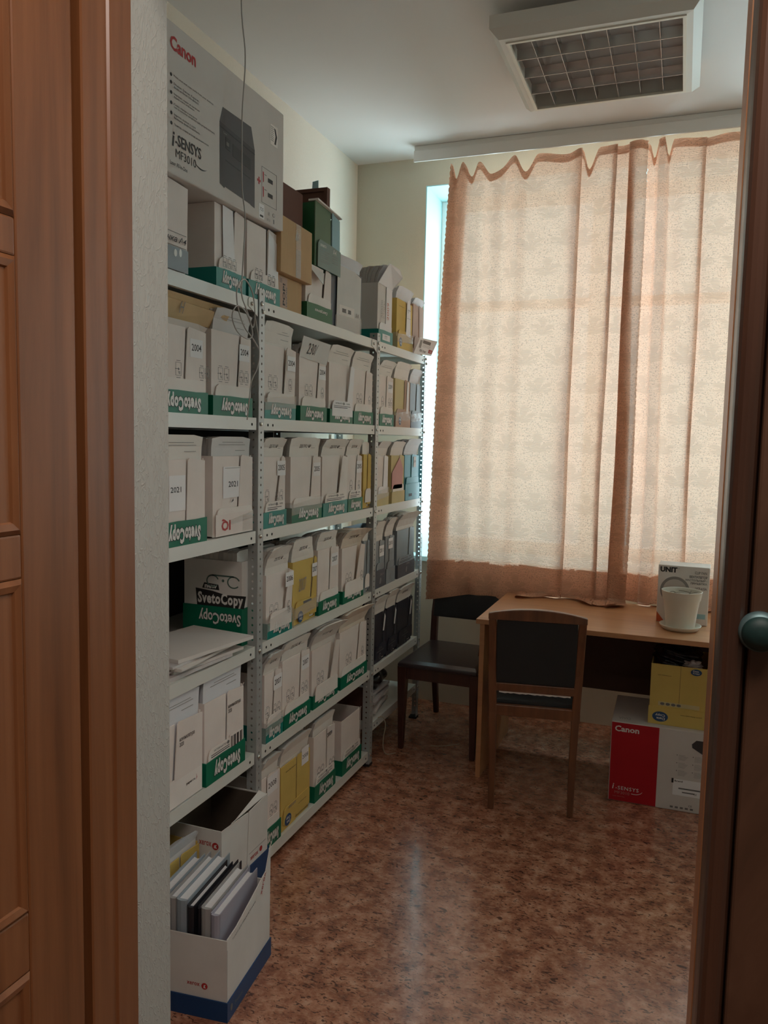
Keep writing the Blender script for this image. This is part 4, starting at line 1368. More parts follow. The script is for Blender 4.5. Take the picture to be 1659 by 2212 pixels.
# ---- second shelf
Z = SZ[2]
carton(1.760, 2.010, Z, 'white carton labelled 2004 with a kraft envelope on it, second shelf down', h=.242, year='2004', year_at=(.80, .78), slit=(.60, .55), icon=1, icon_at=(.46, .38), icons2=2, nfold=2, ftop=.256, front=None, short='2004 carton under the kraft envelope', trayh=.062)
f = MB(); f.loft([[(-.002, -.19, 0), (.002, .115, 0), (.0, .12, .02), (-.004, -.19, .02)], [(.012, -.19, .055), (.022, .128, .045), (.016, .125, .07), (.008, -.19, .075)], [(-.03, -.18, .078), (-.03, .115, .070), (-.04, .112, .075), (-.04, -.18, .082)]], 'kraft_paper', smooth=False)
o = f.build('kraft_envelope', None, loc=(-1.345, 2.005, Z + .2585)); tag(o, 'creased brown kraft envelope lying on the folders of the first 2004 carton', 'envelope')
f = MB(); put_text(f, 'Н', (.0150, -.105, .036), .030, .034, 'ink_grey', shear=.6); f.build('handwriting', o)
carton(2.036, 2.268, Z, 'white carton labelled 2004 just left of the first post, second shelf down', h=.255, year='2004', year_at=(.82, .80), slit=(.70, .62), icon=2, icon_at=(.30, .38), icons2=2, nfold=4, ftop=.325, front='memo', fmat='folder_grey', short='2004 carton left of the first post', front_w=.205, trayh=.060)
carton(2.348, 2.575, Z, 'white carton labelled 2004 just behind the first post, second shelf down', h=.250, year='2004', year_at=(.84, .80), slit=(.66, .60), icon=2, icon_at=(.30, .38), icons2=1, nfold=4, ftop=.330, front='memo', curl=-.01, short='2004 carton behind the first post', tape=True, tray=TURQ, lean=.006)


def ex_230(t, w, h, W2):
    f = MB(); vs = [(.002, -W2 - .006, h - .012), (.002, W2 + .004, h - .024), (.022, W2 + .002, h + .055), (.018, -W2 - .004, h + .062)]
    f.add(vs, [(0, 1, 2, 3)], 'grey_white_card'); o = f.build('folded_flap', t); sm = o.modifiers.new('s', 'SOLIDIFY'); sm.thickness = .002
    f = MB(); put_text(f, '230/', (.0185, -.03, h + .022), .085, .040, 'ink_black', shear=.35); put_text(f, '30', (.0205, .075, h + .016), .035, .034, 'ink_pinkred', shear=.2)
    f.v = [(.004 + .019 * (v[2] - h + .012) / .075, v[1], v[2]) for v in f.v]; f.build('handwriting', o)


carton(2.612, 2.842, Z, 'white carton with 230 handwritten on its raised flap', h=.245, year='2004', year_at=(.86, .78), slit=(.72, .62), icon=2, icon_at=(.36, .34), icons2=1, nfold=3, ftop=.290, front=None, extra=ex_230, short='carton marked 230')
carton(2.872, 3.105, Z, 'white carton with a loose white sheet on its right, second shelf down', h=.238, slit=(.80, .72), lean=.012, flap_body='paper_white', ip=True, nfold=4, ftop=.312, front='memo', short='carton with the loose sheet', fbend=.022)
carton(3.115, 3.340, Z, 'white carton directly left of the second post, second shelf down', h=.236, slit=(.64, .56), icon=2, icon_at=(.34, .34), icons2=1, nfold=4, ftop=.312, front='memo', short='carton left of the second post')
carton(3.418, 3.612, Z, 'white carton labelled 2009 just behind the second post, second shelf down', h=.235, year='2009', year_at=(.80, .80), slit=(.52, .50), icon=1, icon_at=(.3, .36), icons2=2, nfold=4, ftop=.305, front='memo', fbend=.03, tray=GREEN, short='2009 carton behind the second post')


def ex_yb(t, w, h, W2):
    oval_logo(t, .0078, -.05, .03, .018, .02)
    f = MB(); f.prism([(.05, .07), (.085, .07), (.085, h - .01), (.060, h - .005)], .0040, .0047, 'paper_white'); f.build('paper_sheet', t)


carton(3.640, 3.862, Z, 'pale yellow carton wrapped in clear tape, second shelf down near the window', h=.236, body='pale_yellow_card', tray='peach_card', svet_on=False, flap_body='peach_card', slit=(.62, .60), nfold=4, ftop=.320, front=None, fbend=.02, extra=ex_yb, tape=True, short='pale taped carton on the second shelf')
carton(3.872, 4.050, Z, 'slate carton at the window end, second shelf down', h=.230, body='slate_card', tray='charcoal_card', svet_on=False, flap_body='slate_card', slit=(.55, .5), nfold=3, ftop=.305, front=None, fbend=.02, fmat='folder_bluish', tape=True, short='slate carton on the second shelf')

# ---- third shelf
Z = SZ[3]


def ex_21(t, w, h, W2):
    f = MB(); plate(f, rect(-.060, .018, .10, .20), .0005, 'paper_white'); lb = f.build('year_label', t)
    f = MB(); put_text(f, '2021', (.0012, -.028, .160), .050, .016, 'ink_black', weight=.012); f.build('printed_text', lb)


carton(1.770, 2.005, Z, 'white carton labelled 2021 standing in a green tray at the doorway end', h=.246, slit=(.60, .58), flap=False, nfold=4, ftop=.315, front='memo', short='2021 carton in the green tray', extra=ex_21, fbend=.006, trayh=.070)


def ex_iq(t, w, h, W2):
    f = MB(); plate(f, rect(-.060, .045, .120, .218), .0003, 'paper_white'); lb = f.build('year_label', t)
    f = MB(); put_text(f, '2021', (.0012, -.002, .163), .055, .018, 'ink_black', weight=.012); plate(f, rect(-.05, .04, .213, .2145), .0007, 'ink_lightgrey'); f.build('printed_text', lb)
    f = MB(); plate(f, rect(-W2 + .008, W2 - .002, .004, .072), .0045, 'white_card'); bd = f.build('printed_band', t)
    f = MB(); put_text(f, 'IQ', (.0057, -.050, .038), .052, .038, 'ink_red', weight=.03, flip=True); f.build('brand_mark', bd)
    f = MB(); f.prism([(-.02, .035), (W2, .048), (W2, .070), (-.03, .050)], .0056, .0061, 'clear_tape'); plate(f, rect(.05, W2, .008, .062), .0050, 'clear_tape'); f.build('clear_tape', t)
    f = MB(); f.prism([(-.02, .105), (-.006, .110), (-.006, .118)], .0044, .0048, 'ink_black'); f.build('printed_mark', t)


carton(2.045, 2.282, Z, 'white carton labelled 2021 with red letters upside down, left of the first post', h=.252, tray=None, svet_on=False, slit=(.66, .60), extra=ex_iq, nfold=7, ftop=.312, front='memo', fmat='folder_grey', fbend=.004, short='2021 carton with red letters')
carton(2.345, 2.512, Z, 'white carton in a turquoise tray just behind the first post, third shelf down', h=.246, tray=TURQ, year='2005', year_at=(.82, .84), slit=(.80, .54), icon=1, icon_at=(.22, .32), icons2=2, ip=True, nfold=6, ftop=.312, fbend=.020, short='third shelf carton behind the first post')
carton(2.552, 2.808, Z, 'white carton with its tray wrapped in glossy clear tape, third shelf down', h=.243, year='2005', year_at=(.86, .80), slit=(.70, .62), nfold=8, ftop=.315, tape=True, fbend=.010, short='carton with the taped green tray')
carton(2.820, 3.062, Z, 'white carton with a torn front panel beside the taped one, third shelf down', h=.240, tray=TURQ, slit=(.72, .60), lean=.008, ip=True, nfold=6, ftop=.312, fbend=.025, short='third shelf carton with torn front', flap_body='flap_card')
carton(3.068, 3.232, Z, 'narrow white carton fourth behind the first post, third shelf down', h=.242, tray=GREEN, year='2005', year_at=(.82, .80), slit=(.64, .55), icon=1, icon_at=(.3, .34), icons2=1, ip=True, nfold=3, ftop=.312, fbend=.02, short='narrow third shelf carton')


def ex_yside(t, w, h, W2):
    oval_logo(t, -W2 - .001, -.14, .225, .022, .014, face='y', flip=False)
    f = MB()
    for k in range(3):
        put_text(f, 'www.datacopy.com', (-.12, -W2 - .0009, .062 - k * .012), .09, .007, 'ink_grey', 'y', flip=True)
    f.build('printed_text', t)


carton(3.252, 3.345, Z, 'dull yellow carton half hidden behind the second post, third shelf down', h=.245, body='yellow_card', tray=None, slit=(.5, .5), extra=ex_yside, nfold=3, ftop=.300, front=None, fbend=.0, short='yellow carton behind the post')
carton(3.410, 3.566, Z, 'white carton with a pale yellow base just behind the second post, third shelf down', h=.236, tray='pale_yellow_card', svet_on=False, slit=(.62, .55), nfold=3, ftop=.305, front=None, fbend=.03, short='white carton with pale yellow base', flap_body='paper_white', tape=True)


def ex_pink(t, w, h, W2):
    f = MB(); f.prism([(-W2 + .004, .07), (W2 - .03, .07), (W2 - .02, .17), (.02, .225), (-W2 + .004, .15)], .0018, .0042, 'pink_card'); f.build('pink_sheet', t)


carton(3.610, 3.800, Z, 'pale yellow carton with a pink sheet on its front', h=.236, body='pale_yellow_card', tray='pale_yellow_card', svet_on=False, slit=(.6, .6), extra=ex_pink, nfold=4, ftop=.305, front=None, fbend=.02, short='carton with the pink sheet')


def ex_teal(t, w, h, W2):
    f = MB(); plate(f, rect(.02, .06, .17, .225), .0030, 'paper_white'); put_text(f, '2009', (.0038, .04, .2), .03, .012, 'ink_black'); f.build('year_label', t)
    f = MB(); plate(f, rect(-.06, -.01, .02, .035), .0078, 'ink_black'); put_text(f, 'Copy', (.0080, .045, .028), .03, .012, 'ink_blue', flip=True); f.build('printed_mark', t)


carton(3.810, 4.040, Z, 'teal carton lit by the window, third shelf down', h=.236, body='teal_card', tray='teal_card', svet_on=False, flap_body='teal_card', slit=(.45, .45), extra=ex_teal, nfold=4, ftop=.320, front=None, fbend=.03, fmat='folder_bluish', trayh=.085, short='teal carton')

# ---- fourth shelf
Z = SZ[4]
t = thing('paper_carton', 'white carton turned sideways with a large wordmark, behind the flat pile of folders', 'box', (-1.386, 2.382, Z))
f = MB(); XL, XR, YN, YF = -.197, .030, -.112, -.012
for a, b_, c, d in ((XL, XR, YN, YN + .003), (XL, XR, YF - .003, YF), (XL, XL + .003, YN + .003, YF - .003), (XR - .003, XR, YN + .003, YF - .003)):
    f.box(a, b_, c, d, .003, .287, 'grey_white_card')
f.box(XL + .003, XR - .003, YN + .003, YF - .003, .003, .006, 'grey_white_card')
f.build('body', t)
f = MB()
f.box(XL - .003, XR + .003, YN - .004, YN - .0005, 0, .128, 'green_card'); f.box(XL - .003, XR + .003, YF + .0005, YF + .004, 0, .128, 'green_card')
f.box(XL - .003, XL - .0005, YN - .0005, YF + .0005, 0, .128, 'green_card'); f.box(XR + .0005, XR + .003, YN - .0005, YF + .0005, 0, .128, 'green_card')
tr = f.build('tray', t)
CX = -.053
f = MB(); svet(f, CX, .093, .165, .052, YN - .004, 'y', True); f.build('wordmark', tr)
f = MB()
f.prism([(CX - .092, .128), (CX + .092, .128), (CX + .100, .172), (CX + .02, .170), (CX - .03, .180), (CX - .098, .186)], YN - .0003, YN - .0001, 'ink_black', 'y')
put_text(f, 'SvetoCopy', (CX, YN - .0008, .150), .178, .050, 'ink_white', 'y', weight=.04, spacing=1.12)
f.prism([(CX - .072, .188), (CX - .004, .184), (CX - .008, .203), (CX - .064, .207)], YN - .0003, YN - .0001, 'ink_black', 'y')
put_text(f, 'new', (CX - .037, YN - .0008, .195), .050, .012, 'ink_white', 'y', weight=.05)
for cx in (CX - .030, CX + .052):
    for i in range(16):
        a0 = R(20 + 300 * i / 16); a1 = R(20 + 300 * (i + 1) / 16)
        P4 = [(cx + r_ * math.cos(a) * 1.2, .215 + r_ * math.sin(a)) for r_, a in ((.017, a0), (.017, a1), (.021, a1), (.021, a0))]
        f.prism(P4, YN - .0012, YN - .0009, 'ink_palegreen', 'y')
f.prism([(CX - .035, .232), (CX + .055, .232), (CX + .052, .237), (CX - .032, .237)], YN - .0012, YN - .0009, 'ink_palegreen', 'y')
f.prism(ellipse(CX + .011, .218, .005, .005, 12), YN - .0012, YN - .0009, 'ink_palegreen', 'y')
f.build('wordmark', t)
# its folders, side by side across the opening
rnd = random.Random(5)
x = -1.386 - .192
k = 0
while x < -1.386 + .006:
    tk = rnd.uniform(.009, .019)
    o = folder_mesh(.090, .318 + rnd.uniform(-.006, .004), tk, .3, 0, 0, rnd.choice(['folder_white', 'folder_grey', 'folder_grey'])).build('cardboard_folder', None, loc=(x, 2.320, Z + .007))
    tag(o, 'upright folders filling the sideways carton behind the flat pile', 'folder', 'folders in the sideways carton')
    x += tk + .001; k += 1


def flat_folder(sx, sy, t_, mat, bendz=0.0):
    """Folder lying flat, slightly warped, rounded outer corner."""
    mb = MB(); n = 8; ring_t = []; ring_b = []
    rows = []
    for i in range(n + 1):
        x = -sx / 2 + sx * i / n
        row = []
        for j in range(n + 1):
            y = -sy / 2 + sy * j / n
            z = bendz * ((i / n) ** 2 * (j / n) ** 1.5)
            row.append((x, y, z))
        rows.append(row)
    vs = [p for r_ in rows for p in r_]; m_ = len(vs)
    vs += [(p[0], p[1], p[2] + t_) for p in vs]
    fs = []
    for i in range(n):
        for j in range(n):
            a = i * (n + 1) + j
            fs.append((a, a + 1, a + n + 2, a + n + 1)); fs.append((m_ + a, m_ + a + n + 1, m_ + a + n + 2, m_ + a + 1))
    for i in range(n):
        for (a, b_) in ((i * (n + 1), (i + 1) * (n + 1)), (i * (n + 1) + n, (i + 1) * (n + 1) + n), (i, i + 1), (n * (n + 1) + i, n * (n + 1) + i + 1)):
            fs.append((a, b_, b_ + m_, a + m_))
    mb.add(vs, fs, mat)
    return mb


z = Z + .0008
plain('pile_cover', (0.68, 0.63, 0.59), .65, var=.05, scale=8)
plain('pile_pages', (0.58, 0.54, 0.53), .8, var=.12, scale=60)
spec = [(.31, .22, .006, -1.44, 1.965, 2), (.31, .23, .010, -1.43, 1.985, -3), (.33, .24, .009, -1.435, 2.035, -6), (.31, .22, .005, -1.44, 1.99, -1), (.32, .24, .008, -1.43, 2.00, 4), (.32, .23, .007, -1.435, 1.99, 1), (.345, .255, .011, -1.425, 2.055, -8)]
names = ['lowest', 'second', 'third', 'fourth', 'fifth', 'sixth', 'topmost']
for i, (sy, sx, tk, x, y, a) in enumerate(spec):
    m = flat_folder(sx, sy, tk, 'pile_pages' if i % 2 else 'pile_cover')
    o = m.build('flat_folder', None, loc=(x, y, z), rotz=R(a)); z += tk + .0007
    tag(o, names[i] + ' grey white folder in the flat pile on the fourth shelf' if i else 'lowest grey white folder in the flat pile, on the fourth shelf', 'folder', 'flat pile of folders')
z = Z + .0008
for i, (tk, y) in enumerate(((.006, 1.765), (.007, 1.77), (.008, 1.775))):
    o = flat_folder(.15, .21, tk, 'pile_cover').build('paper_pad', None, loc=(-1.42, y, z), rotz=R(-2 + 3 * i)); z += tk + .0006
    tag(o, ['lowest pad', 'middle pad', 'top pad'][i] + ' of the small cream pile at the doorway end, fourth shelf', 'paper', 'small pile of paper pads')

carton(2.378, 2.565, Z, 'white carton with a torn flap right behind the first post, fourth shelf down', h=.226, tray=TURQ, year='2006', year_at=(.84, .86), slit=(.78, .66), icon=2, icon_at=(.32, .28), icons2=1, nfold=7, ftop=.318, fbend=.030, tape=True, lean=.010, curl=-.012, short='fourth shelf carton behind the first post')


def ex_yel(t, w, h, W2):
    f = MB(); put_text(f, '2007', (.0006, -.02, .150), .065, .050, 'ink_lightgrey', shear=.2); f.build('handwriting', t)
    oval_logo(t, .0056, -.045, .030, .022, .022)
    f = MB(); put_text(f, 'www.datacopy.com', (.0056, .045, .045), .06, .006, 'ink_black', flip=True); plate(f, rect(-.02, .05, .075, .085), .0044, 'ink_grey'); f.build('printed_text', t)


carton(2.578, 2.785, Z, 'yellow carton with 2007 scrawled on its front, fourth shelf down', h=.243, body='yellow_card', tray=None, flap=True, flap_body='yellow_card', slit=(.86, .72), extra=ex_yel, nfold=5, ftop=.325, fbend=.012, year='2007', year_at=(.90, .80), tape=True, short='scrawled yellow carton', curl=-.02)
carton(2.792, 2.995, Z, 'white carton labelled 2007 beside the scrawled yellow one', h=.262, year='2007', year_at=(.80, .80), slit=(.58, .54), nfold=5, ftop=.330, fbend=.015, tape=False, short='2007 carton beside the yellow one', curl=-.01)
carton(3.030, 3.262, Z, 'white carton in a green tray before the second post, fourth shelf down', h=.240, slit=(.74, .58), lean=.012, icon=2, icon_at=(.34, .30), icons2=1, nfold=4, ftop=.315, fbend=.030, fmat='folder_cream', curl=.03, short='fourth shelf carton before the second post')


def ex_a4(txt):
    def g(t, w, h, W2):
        f = MB(); put_text(f, txt, (.0080, .02, .062), .05, .014, 'ink_lightgrey', weight=.01)
        plate(f, ellipse(.0, .032, .010, .016, rot=-.5), .0077, 'ink_lightgrey'); plate(f, ellipse(.001, .032, .007, .012, rot=-.5), .0081, 'slate_card'); f.build('printed_mark', t)
    return g


carton(3.272, 3.350, Z, 'slate carton wedged against the second post, fourth shelf down', h=.245, body='slate_card', tray=None, slit=(.5, .5), nfold=2, ftop=.300, front=None, fbend=.005, short='wedged slate carton')
carton(3.412, 3.540, Z, 'slate carton labelled 2011 just behind the second post', h=.225, body='slate_card', tray='charcoal_card', svet_on=False, flap_body='slate_card', year='2011', year_at=(.70, .78), slit=(.45, .45), nfold=2, ftop=.318, front=None, fbend=.02, extra=ex_a4('А4 ='), short='slate carton just behind the second post', trayh=.085)
carton(3.555, 3.680, Z, 'slate carton labelled 2010 in the middle of the short fourth shelf', h=.235, body='slate_card', tray='slate_card', svet_on=False, flap_body='slate_card', year='2010', year_at=(.55, .84), slit=(.40, .40), nfold=2, ftop=.325, front=None, fbend=.03, extra=ex_a4('Copy'), short='middle slate carton', trayh=.075)
carton(3.720, 3.990, Z, 'dark slate carton nearest the window with curling folders, fourth shelf down', h=.245, body='slate_card', tray='charcoal_card', svet_on=False, flap_body='slate_card', slit=(.70, .66), nfold=5, ftop=.335, front=None, fbend=.04, ip=True, extra=ex_a4('А4'), short='dark slate carton nearest the window', trayh=.070, curl=.02)

# ---- fifth shelf
Z = SZ[5]


def ex_nom(x0, yy, zz, sc_=1.0):
    def g(t, w, h, W2):
        f = MB(); put_text(f, 'номенклатура\n2020', (x0, yy, zz), .075 * sc_, .026 * sc_, 'ink_black', weight=.012); f.build('printed_text', t)
    return g


def ex_5a(t, w, h, W2):
    ex_nom(.0040, .035, .190)(t, w, h, W2)
    f = MB(); plate(f, rect(-W2, W2, .004, .088), .0020, 'flap_card'); put_text(f, 'paper.ru', (.0030, .055, .050), .045, .008, 'ink_black', weight=.02); plate(f, [(.082, .046), (.088, .052), (.084, .064), (.086, .054)], .0026, 'ink_red'); f.build('printed_band', t)


carton(1.750, 1.985, Z, 'white carton without a tray at the doorway end, fifth shelf down', h=.252, xf=-1.322, tray=None, flap=False, slit=(.42, .36), nfold=4, ftop=.330, front='memo', extra=ex_5a, fmat='folder_bluish', fbend=.004, lean=.0025, short='plain fifth shelf carton')


def ex_5b(t, w, h, W2):
    ex_nom(.0030, .055, .205)(t, w, h, W2)
    f = MB(); plate(f, rect(.022, .105, .066, .120), .0050, 'flap_card')
    z0 = .03
    for k in range(14):
        if k % 4 != 2:
            plate(f, rect(.030 + k * .005, .0325 + k * .005 + (.0012 if k % 3 else 0), .066, .112), .0056, 'ink_black')
    f.build('barcode', t)


carton(1.996, 2.228, Z, 'white carton with a barcode left of the first post, fifth shelf down', h=.262, slit=(.54, .53), ip=True, nfold=6, ftop=.335, front='memo', extra=ex_5b, fmat='folder_bluish', fbend=.003, short='barcode carton', trayh=.075, xf=-1.322)
carton(2.234, 2.288, Z, 'narrow white carton set back in the gap left of the first post, fifth shelf down', h=.240, xf=-1.36, slit=(.9, .9), flap=False, svet_on=False, nfold=2, ftop=.325, front=None, fbend=0, fmat='folder_grey', short='narrow set back carton')
carton(2.372, 2.500, Z, 'white carton labelled 2007 with a heavy stamped heading, behind the first post', h=.246, tray=TURQ, year='2007', year_at=(.76, .82), slit=(.58, .44), icon=1, icon_at=(.2, .30), icons2=2, nfold=4, ftop=.318, fbend=.030, tape=True, front='ДЕЛО №___', short='2007 carton behind the first post, fifth shelf')
carton(2.505, 2.730, Z, 'white carton labelled 2007, second behind the first post, fifth shelf down', h=.262, year='2007', year_at=(.84, .82), slit=(.66, .62), icon=2, icon_at=(.30, .34), icons2=2, nfold=5, ftop=.328, fbend=.018, short='second 2007 carton on the fifth shelf')
carton(2.752, 2.992, Z, 'white carton bursting open at its left edge, fifth shelf down', h=.240, slit=(.78, .62), lean=.014, icon=2, icon_at=(.34, .34), nfold=8, ftop=.330, fbend=.045, curl=.02, short='bursting fifth shelf carton', slit_gap=.006)
carton(3.022, 3.325, Z, 'white carton stuffed with curling folders next to the second post, fifth shelf down', h=.250, slit=(.72, .62), icon=2, icon_at=(.34, .34), icons2=1, nfold=9, ftop=.335, fbend=.040, curl=.015, front=None, short='stuffed carton next to the second post', fmat='folder_cream', depth=.32)


def ex_blk(t, w, h, W2):
    f = MB(); f.prism([(W2 - .055, .150), (W2 - .040, .148), (W2 - .020, .215), (W2 - .035, .232)], .0050, .0056, 'paper_white'); f.build('paper_tag', t)
    f = MB(); put_text(f, 'А4', (.0046, .0, .072), .04, .016, 'ink_grey')
    plate(f, rect(-.05, .05, .055, .058), .0042, 'ink_grey'); plate(f, ellipse(.0, .03, .012, .016), .0042, 'ink_lightgrey'); plate(f, ellipse(.0, .03, .009, .013), .0047, 'black_card'); f.build('printed_mark', t)


for (a, b_, lab, sh, tp) in ((3.412, 3.590, 'black carton with a paper tag nearest the second post, fifth shelf down', 'first black carton', .325), (3.594, 3.745, 'black carton with a paper tag between two other black ones', 'middle black carton', .330), (3.750, 3.990, 'black carton farthest from the second post, fifth shelf down', 'farthest black carton', .320)):
    carton(a, b_, Z, lab, h=.245, body='black_card', tray=None, flap=True, flap_body='black_card', slit=(.75, .7), extra=ex_blk, nfold=3, ftop=tp, front='ДЕЛО №___' if a > 3.7 else None, fbend=.025, short=sh)

# ---- sixth shelf
Z = SZ[6]


def ex_2008(t, w, h, W2):
    f = MB(); plate(f, rect(-.03, .048, .195, .262), .0020, 'paper_white'); lb = f.build('year_label', t)
    f = MB(); put_text(f, '2008', (.0027, .008, .228), .060, .020, 'ink_black', weight=.004); f.build('printed_text', lb)


carton(2.356, 2.494, Z, 'white carton labelled 2008 behind the first post on the lowest shelf', h=.268, icons2=2, slit=(.28, .22), icon_at=(.12, .38), extra=ex_2008, nfold=3, ftop=.335, front=None, fbend=.02, short='narrow white carton behind the first post, lowest shelf', trayh=.072)


def ex_ylow(t, w, h, W2):
    f = MB(); plate(f, rect(.045, .105, h - .055, h + .012), .0022, 'paper_white'); lb = f.build('year_label', t)
    f = MB(); put_text(f, '2008', (.0029, .075, h - .022), .050, .016, 'ink_black'); f.build('printed_text', lb)
    oval_logo(t, .0050, -.070, .038, .026, .022)
    f = MB(); put_text(f, 'www.datacopy.com', (.0006, -.04, h - .03), .085, .007, 'ink_black', weight=.01); put_text(f, 'www.datacopy.com', (.0048, .05, .062), .07, .006, 'ink_black', flip=True)
    put_text(f, '@@@@', (.0048, -.035, .082), .06, .012, 'ink_lightgrey'); f.build('printed_text', t)


carton(2.502, 2.745, Z, 'yellow carton labelled 2008 with a blue oval mark on the lowest shelf', h=.255, body='yellow_card', tray=None, flap=True, flap_body='yellow_card', slit=(.52, .52), slit_gap=.0012, extra=ex_ylow, nfold=3, ftop=.335, front=None, fbend=.02, short='yellow 2008 carton')


def ex_2009(t, w, h, W2):
    f = MB(); put_text(f, '2009', (.0032, .045, .240), .050, .018, 'ink_black', weight=.012); f.build('printed_text', t)


carton(2.778, 2.985, Z, 'white carton stamped 2009 between the yellow and the empty one, lowest shelf', h=.272, slit=(.60, .60), icon=2, icon_at=(.35, .28), icons2=2, ip=True, extra=ex_2009, nfold=6, ftop=.335, front=None, fbend=.012, short='white carton between the yellow and the empty one', trayh=.068, ink='ink_black')
carton(3.055, 3.275, Z, 'empty open white carton in a green tray at the second post on the lowest shelf', h=.245, slit=(.97, .97), ip=True, nfold=0, trayh=.068)
# lowest shelf, doorway end
carton(1.720, 1.975, Z, 'yellow carton on the lowest shelf behind the floor carton of books', h=.235, body='yellow_card', tray=None, flap=False, slit=(.6, .6), nfold=2, ftop=.275, front=None, fmat='folder_bluish', fbend=.01, short='low yellow carton', extra=lambda t, w, h, W2: oval_logo(t, .0006, .07, .200, .02, .016))
# open carton overhanging the lowest shelf
t = thing('open_carton', 'open empty white carton with a blue base on the lowest shelf by the first post', 'box', (-1.252, 2.128, Z + .0005), R(0))
D = .225; HW = .143; H = .272
f = MB()
f.box(-D, 0, -HW, HW, .004, .007, 'grey_white_card')
f.box(-D, 0, -HW, -HW + .003, .004, H, 'grey_white_card'); f.box(-D, -.003, HW - .003, HW, .004, H, 'grey_white_card'); f.box(-D, -D + .003, -HW + .003, HW - .003, .004, H, 'grey_white_card')
f.prism([(-HW + .003, .004), (HW * .0, .004), (HW * .12, H - .010), (-HW + .003, H)], -.003, 0, 'grey_white_card')
f.prism([(HW * .03, .004), (HW, .004), (HW, H), (HW * .15, H - .010)], -.003, 0.0, 'grey_white_card')
f.build('body', t)
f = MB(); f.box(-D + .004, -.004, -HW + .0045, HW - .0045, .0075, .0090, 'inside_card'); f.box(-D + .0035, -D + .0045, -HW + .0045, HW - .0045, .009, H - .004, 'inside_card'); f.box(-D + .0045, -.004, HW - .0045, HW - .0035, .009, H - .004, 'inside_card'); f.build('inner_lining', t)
f = MB(); f.add([(-.004, -HW * .55, H - .004), (-.004, HW - .003, H - .002), (-.030, HW - .006, H + .008), (-.022, HW * .2, H - .028), (-.012, -HW * .5, H - .014)], [(0, 1, 2, 3, 4)], 'grey_white_card'); o = f.build('folded_rim', t); sm = o.modifiers.new('s', 'SOLIDIFY'); sm.thickness = .002
f = MB(); X = -D - .004
f.box(X, .004, -HW - .003, HW + .003, 0, .003, 'blue_card'); f.box(X, .004, -HW - .003, -HW - .0005, .003, .078, 'blue_card'); f.box(X, .004, HW + .0005, HW + .003, .003, .088, 'blue_card'); f.box(.001, .004, -HW, HW, .003, .078, 'blue_card'); f.build('tray', t)
f = MB(); put_text(f, 'xerox', (-.058, -HW - .0006, H - .046), .044, .014, 'ink_red', 'y', weight=.01); f.prism(ellipse(-.022, H - .050, .0115, .0115, 24), -HW - .0006, -HW - .0002, 'ink_red', 'y'); f.prism([(-.027, H - .056), (-.016, H - .056), (-.020, H - .050), (-.016, H - .044), (-.026, H - .047)], -HW - .0009, -HW - .0006, 'grey_white_card', 'y')
put_text(f, 'xerox', (.0009, .055, .098), .050, .012, 'ink_red', weight=.01); plate(f, ellipse(.098, .101, .009, .009), .0005, 'ink_red'); plate(f, rect(.02, .13, .118, .119), .0004, 'ink_grey'); f.build('brand_mark', t)

# ================================================================== FLOOR CARTON WITH BOOKS
ang = R(-3)
bx, by = -1.051, 1.694
th_ = math.atan2(.29, -.03)
t = thing('book_carton', 'white floor carton with a blue base tray, full of thick books, beside the doorway', 'box', (bx, by, 0), th_ - math.pi / 2)
Lb, Wb = .285, .225       # along local y, and towards local -x
f = MB()
f.box(-Wb, 0, 0, .003, .005, .226, 'grey_white_card')
f.box(-Wb, -Wb + .003, .003, Lb, .005, .238, 'grey_white_card')
f.box(-Wb + .003, -.003, Lb - .003, Lb, .005, .238, 'grey_white_card')
f.box(-Wb, 0, 0, Lb, .003, .006, 'grey_white_card')
f.prism([(.003, .006), (Lb, .006), (Lb + .004, .345), (Lb - .03, .280), (.06, .232), (.003, .228)], -.003, 0, 'grey_white_card')
f.build('body', t)
f = MB(); f.box(-Wb - .004, .004, -.004, Lb + .004, 0, .003, 'blue_card'); f.box(-Wb - .004, .004, -.004, -.0007, .003, .055, 'blue_card'); f.box(.0007, .004, -.0007, Lb + .004, .003, .055, 'blue_card'); f.box(-Wb - .004, -Wb - .0007, -.0007, Lb + .004, .003, .055, 'blue_card'); f.box(-Wb - .0007, .0007, Lb + .0007, Lb + .004, .003, .055, 'blue_card')
tr = f.build('tray', t)
f = MB(); plate(f, ellipse(.020, .030, .006, .010), .004, 'ink_grey'); put_text(f, 'Premier', (.0048, .065, .028), .05, .012, 'ink_grey'); f.build('printed_mark', tr)
f = MB(); put_text(f, 'xerox', (-.098, -.0006, .090), .038, .009, 'ink_red', 'y', weight=.01); f.prism(ellipse(-.065, .088, .009, .009, 24), -.0007, -.0002, 'ink_red', 'y'); f.prism([(-.068, .083), (-.061, .083), (-.064, .088), (-.061, .093), (-.067, .091)], -.0010, -.0007, 'grey_white_card', 'y')
put_text(f, 'Только для офисной техники', (.0008, .105, .222), .15, .008, 'ink_grey', weight=.01, turn=R(8)); put_text(f, 'xerox', (.0008, .235, .255), .06, .012, 'ink_red', turn=R(60)); plate(f, rect(-.0 + .001, .002, .006, .2), 0.0, 'ink_lightgrey')
f.build('brand_mark', t)
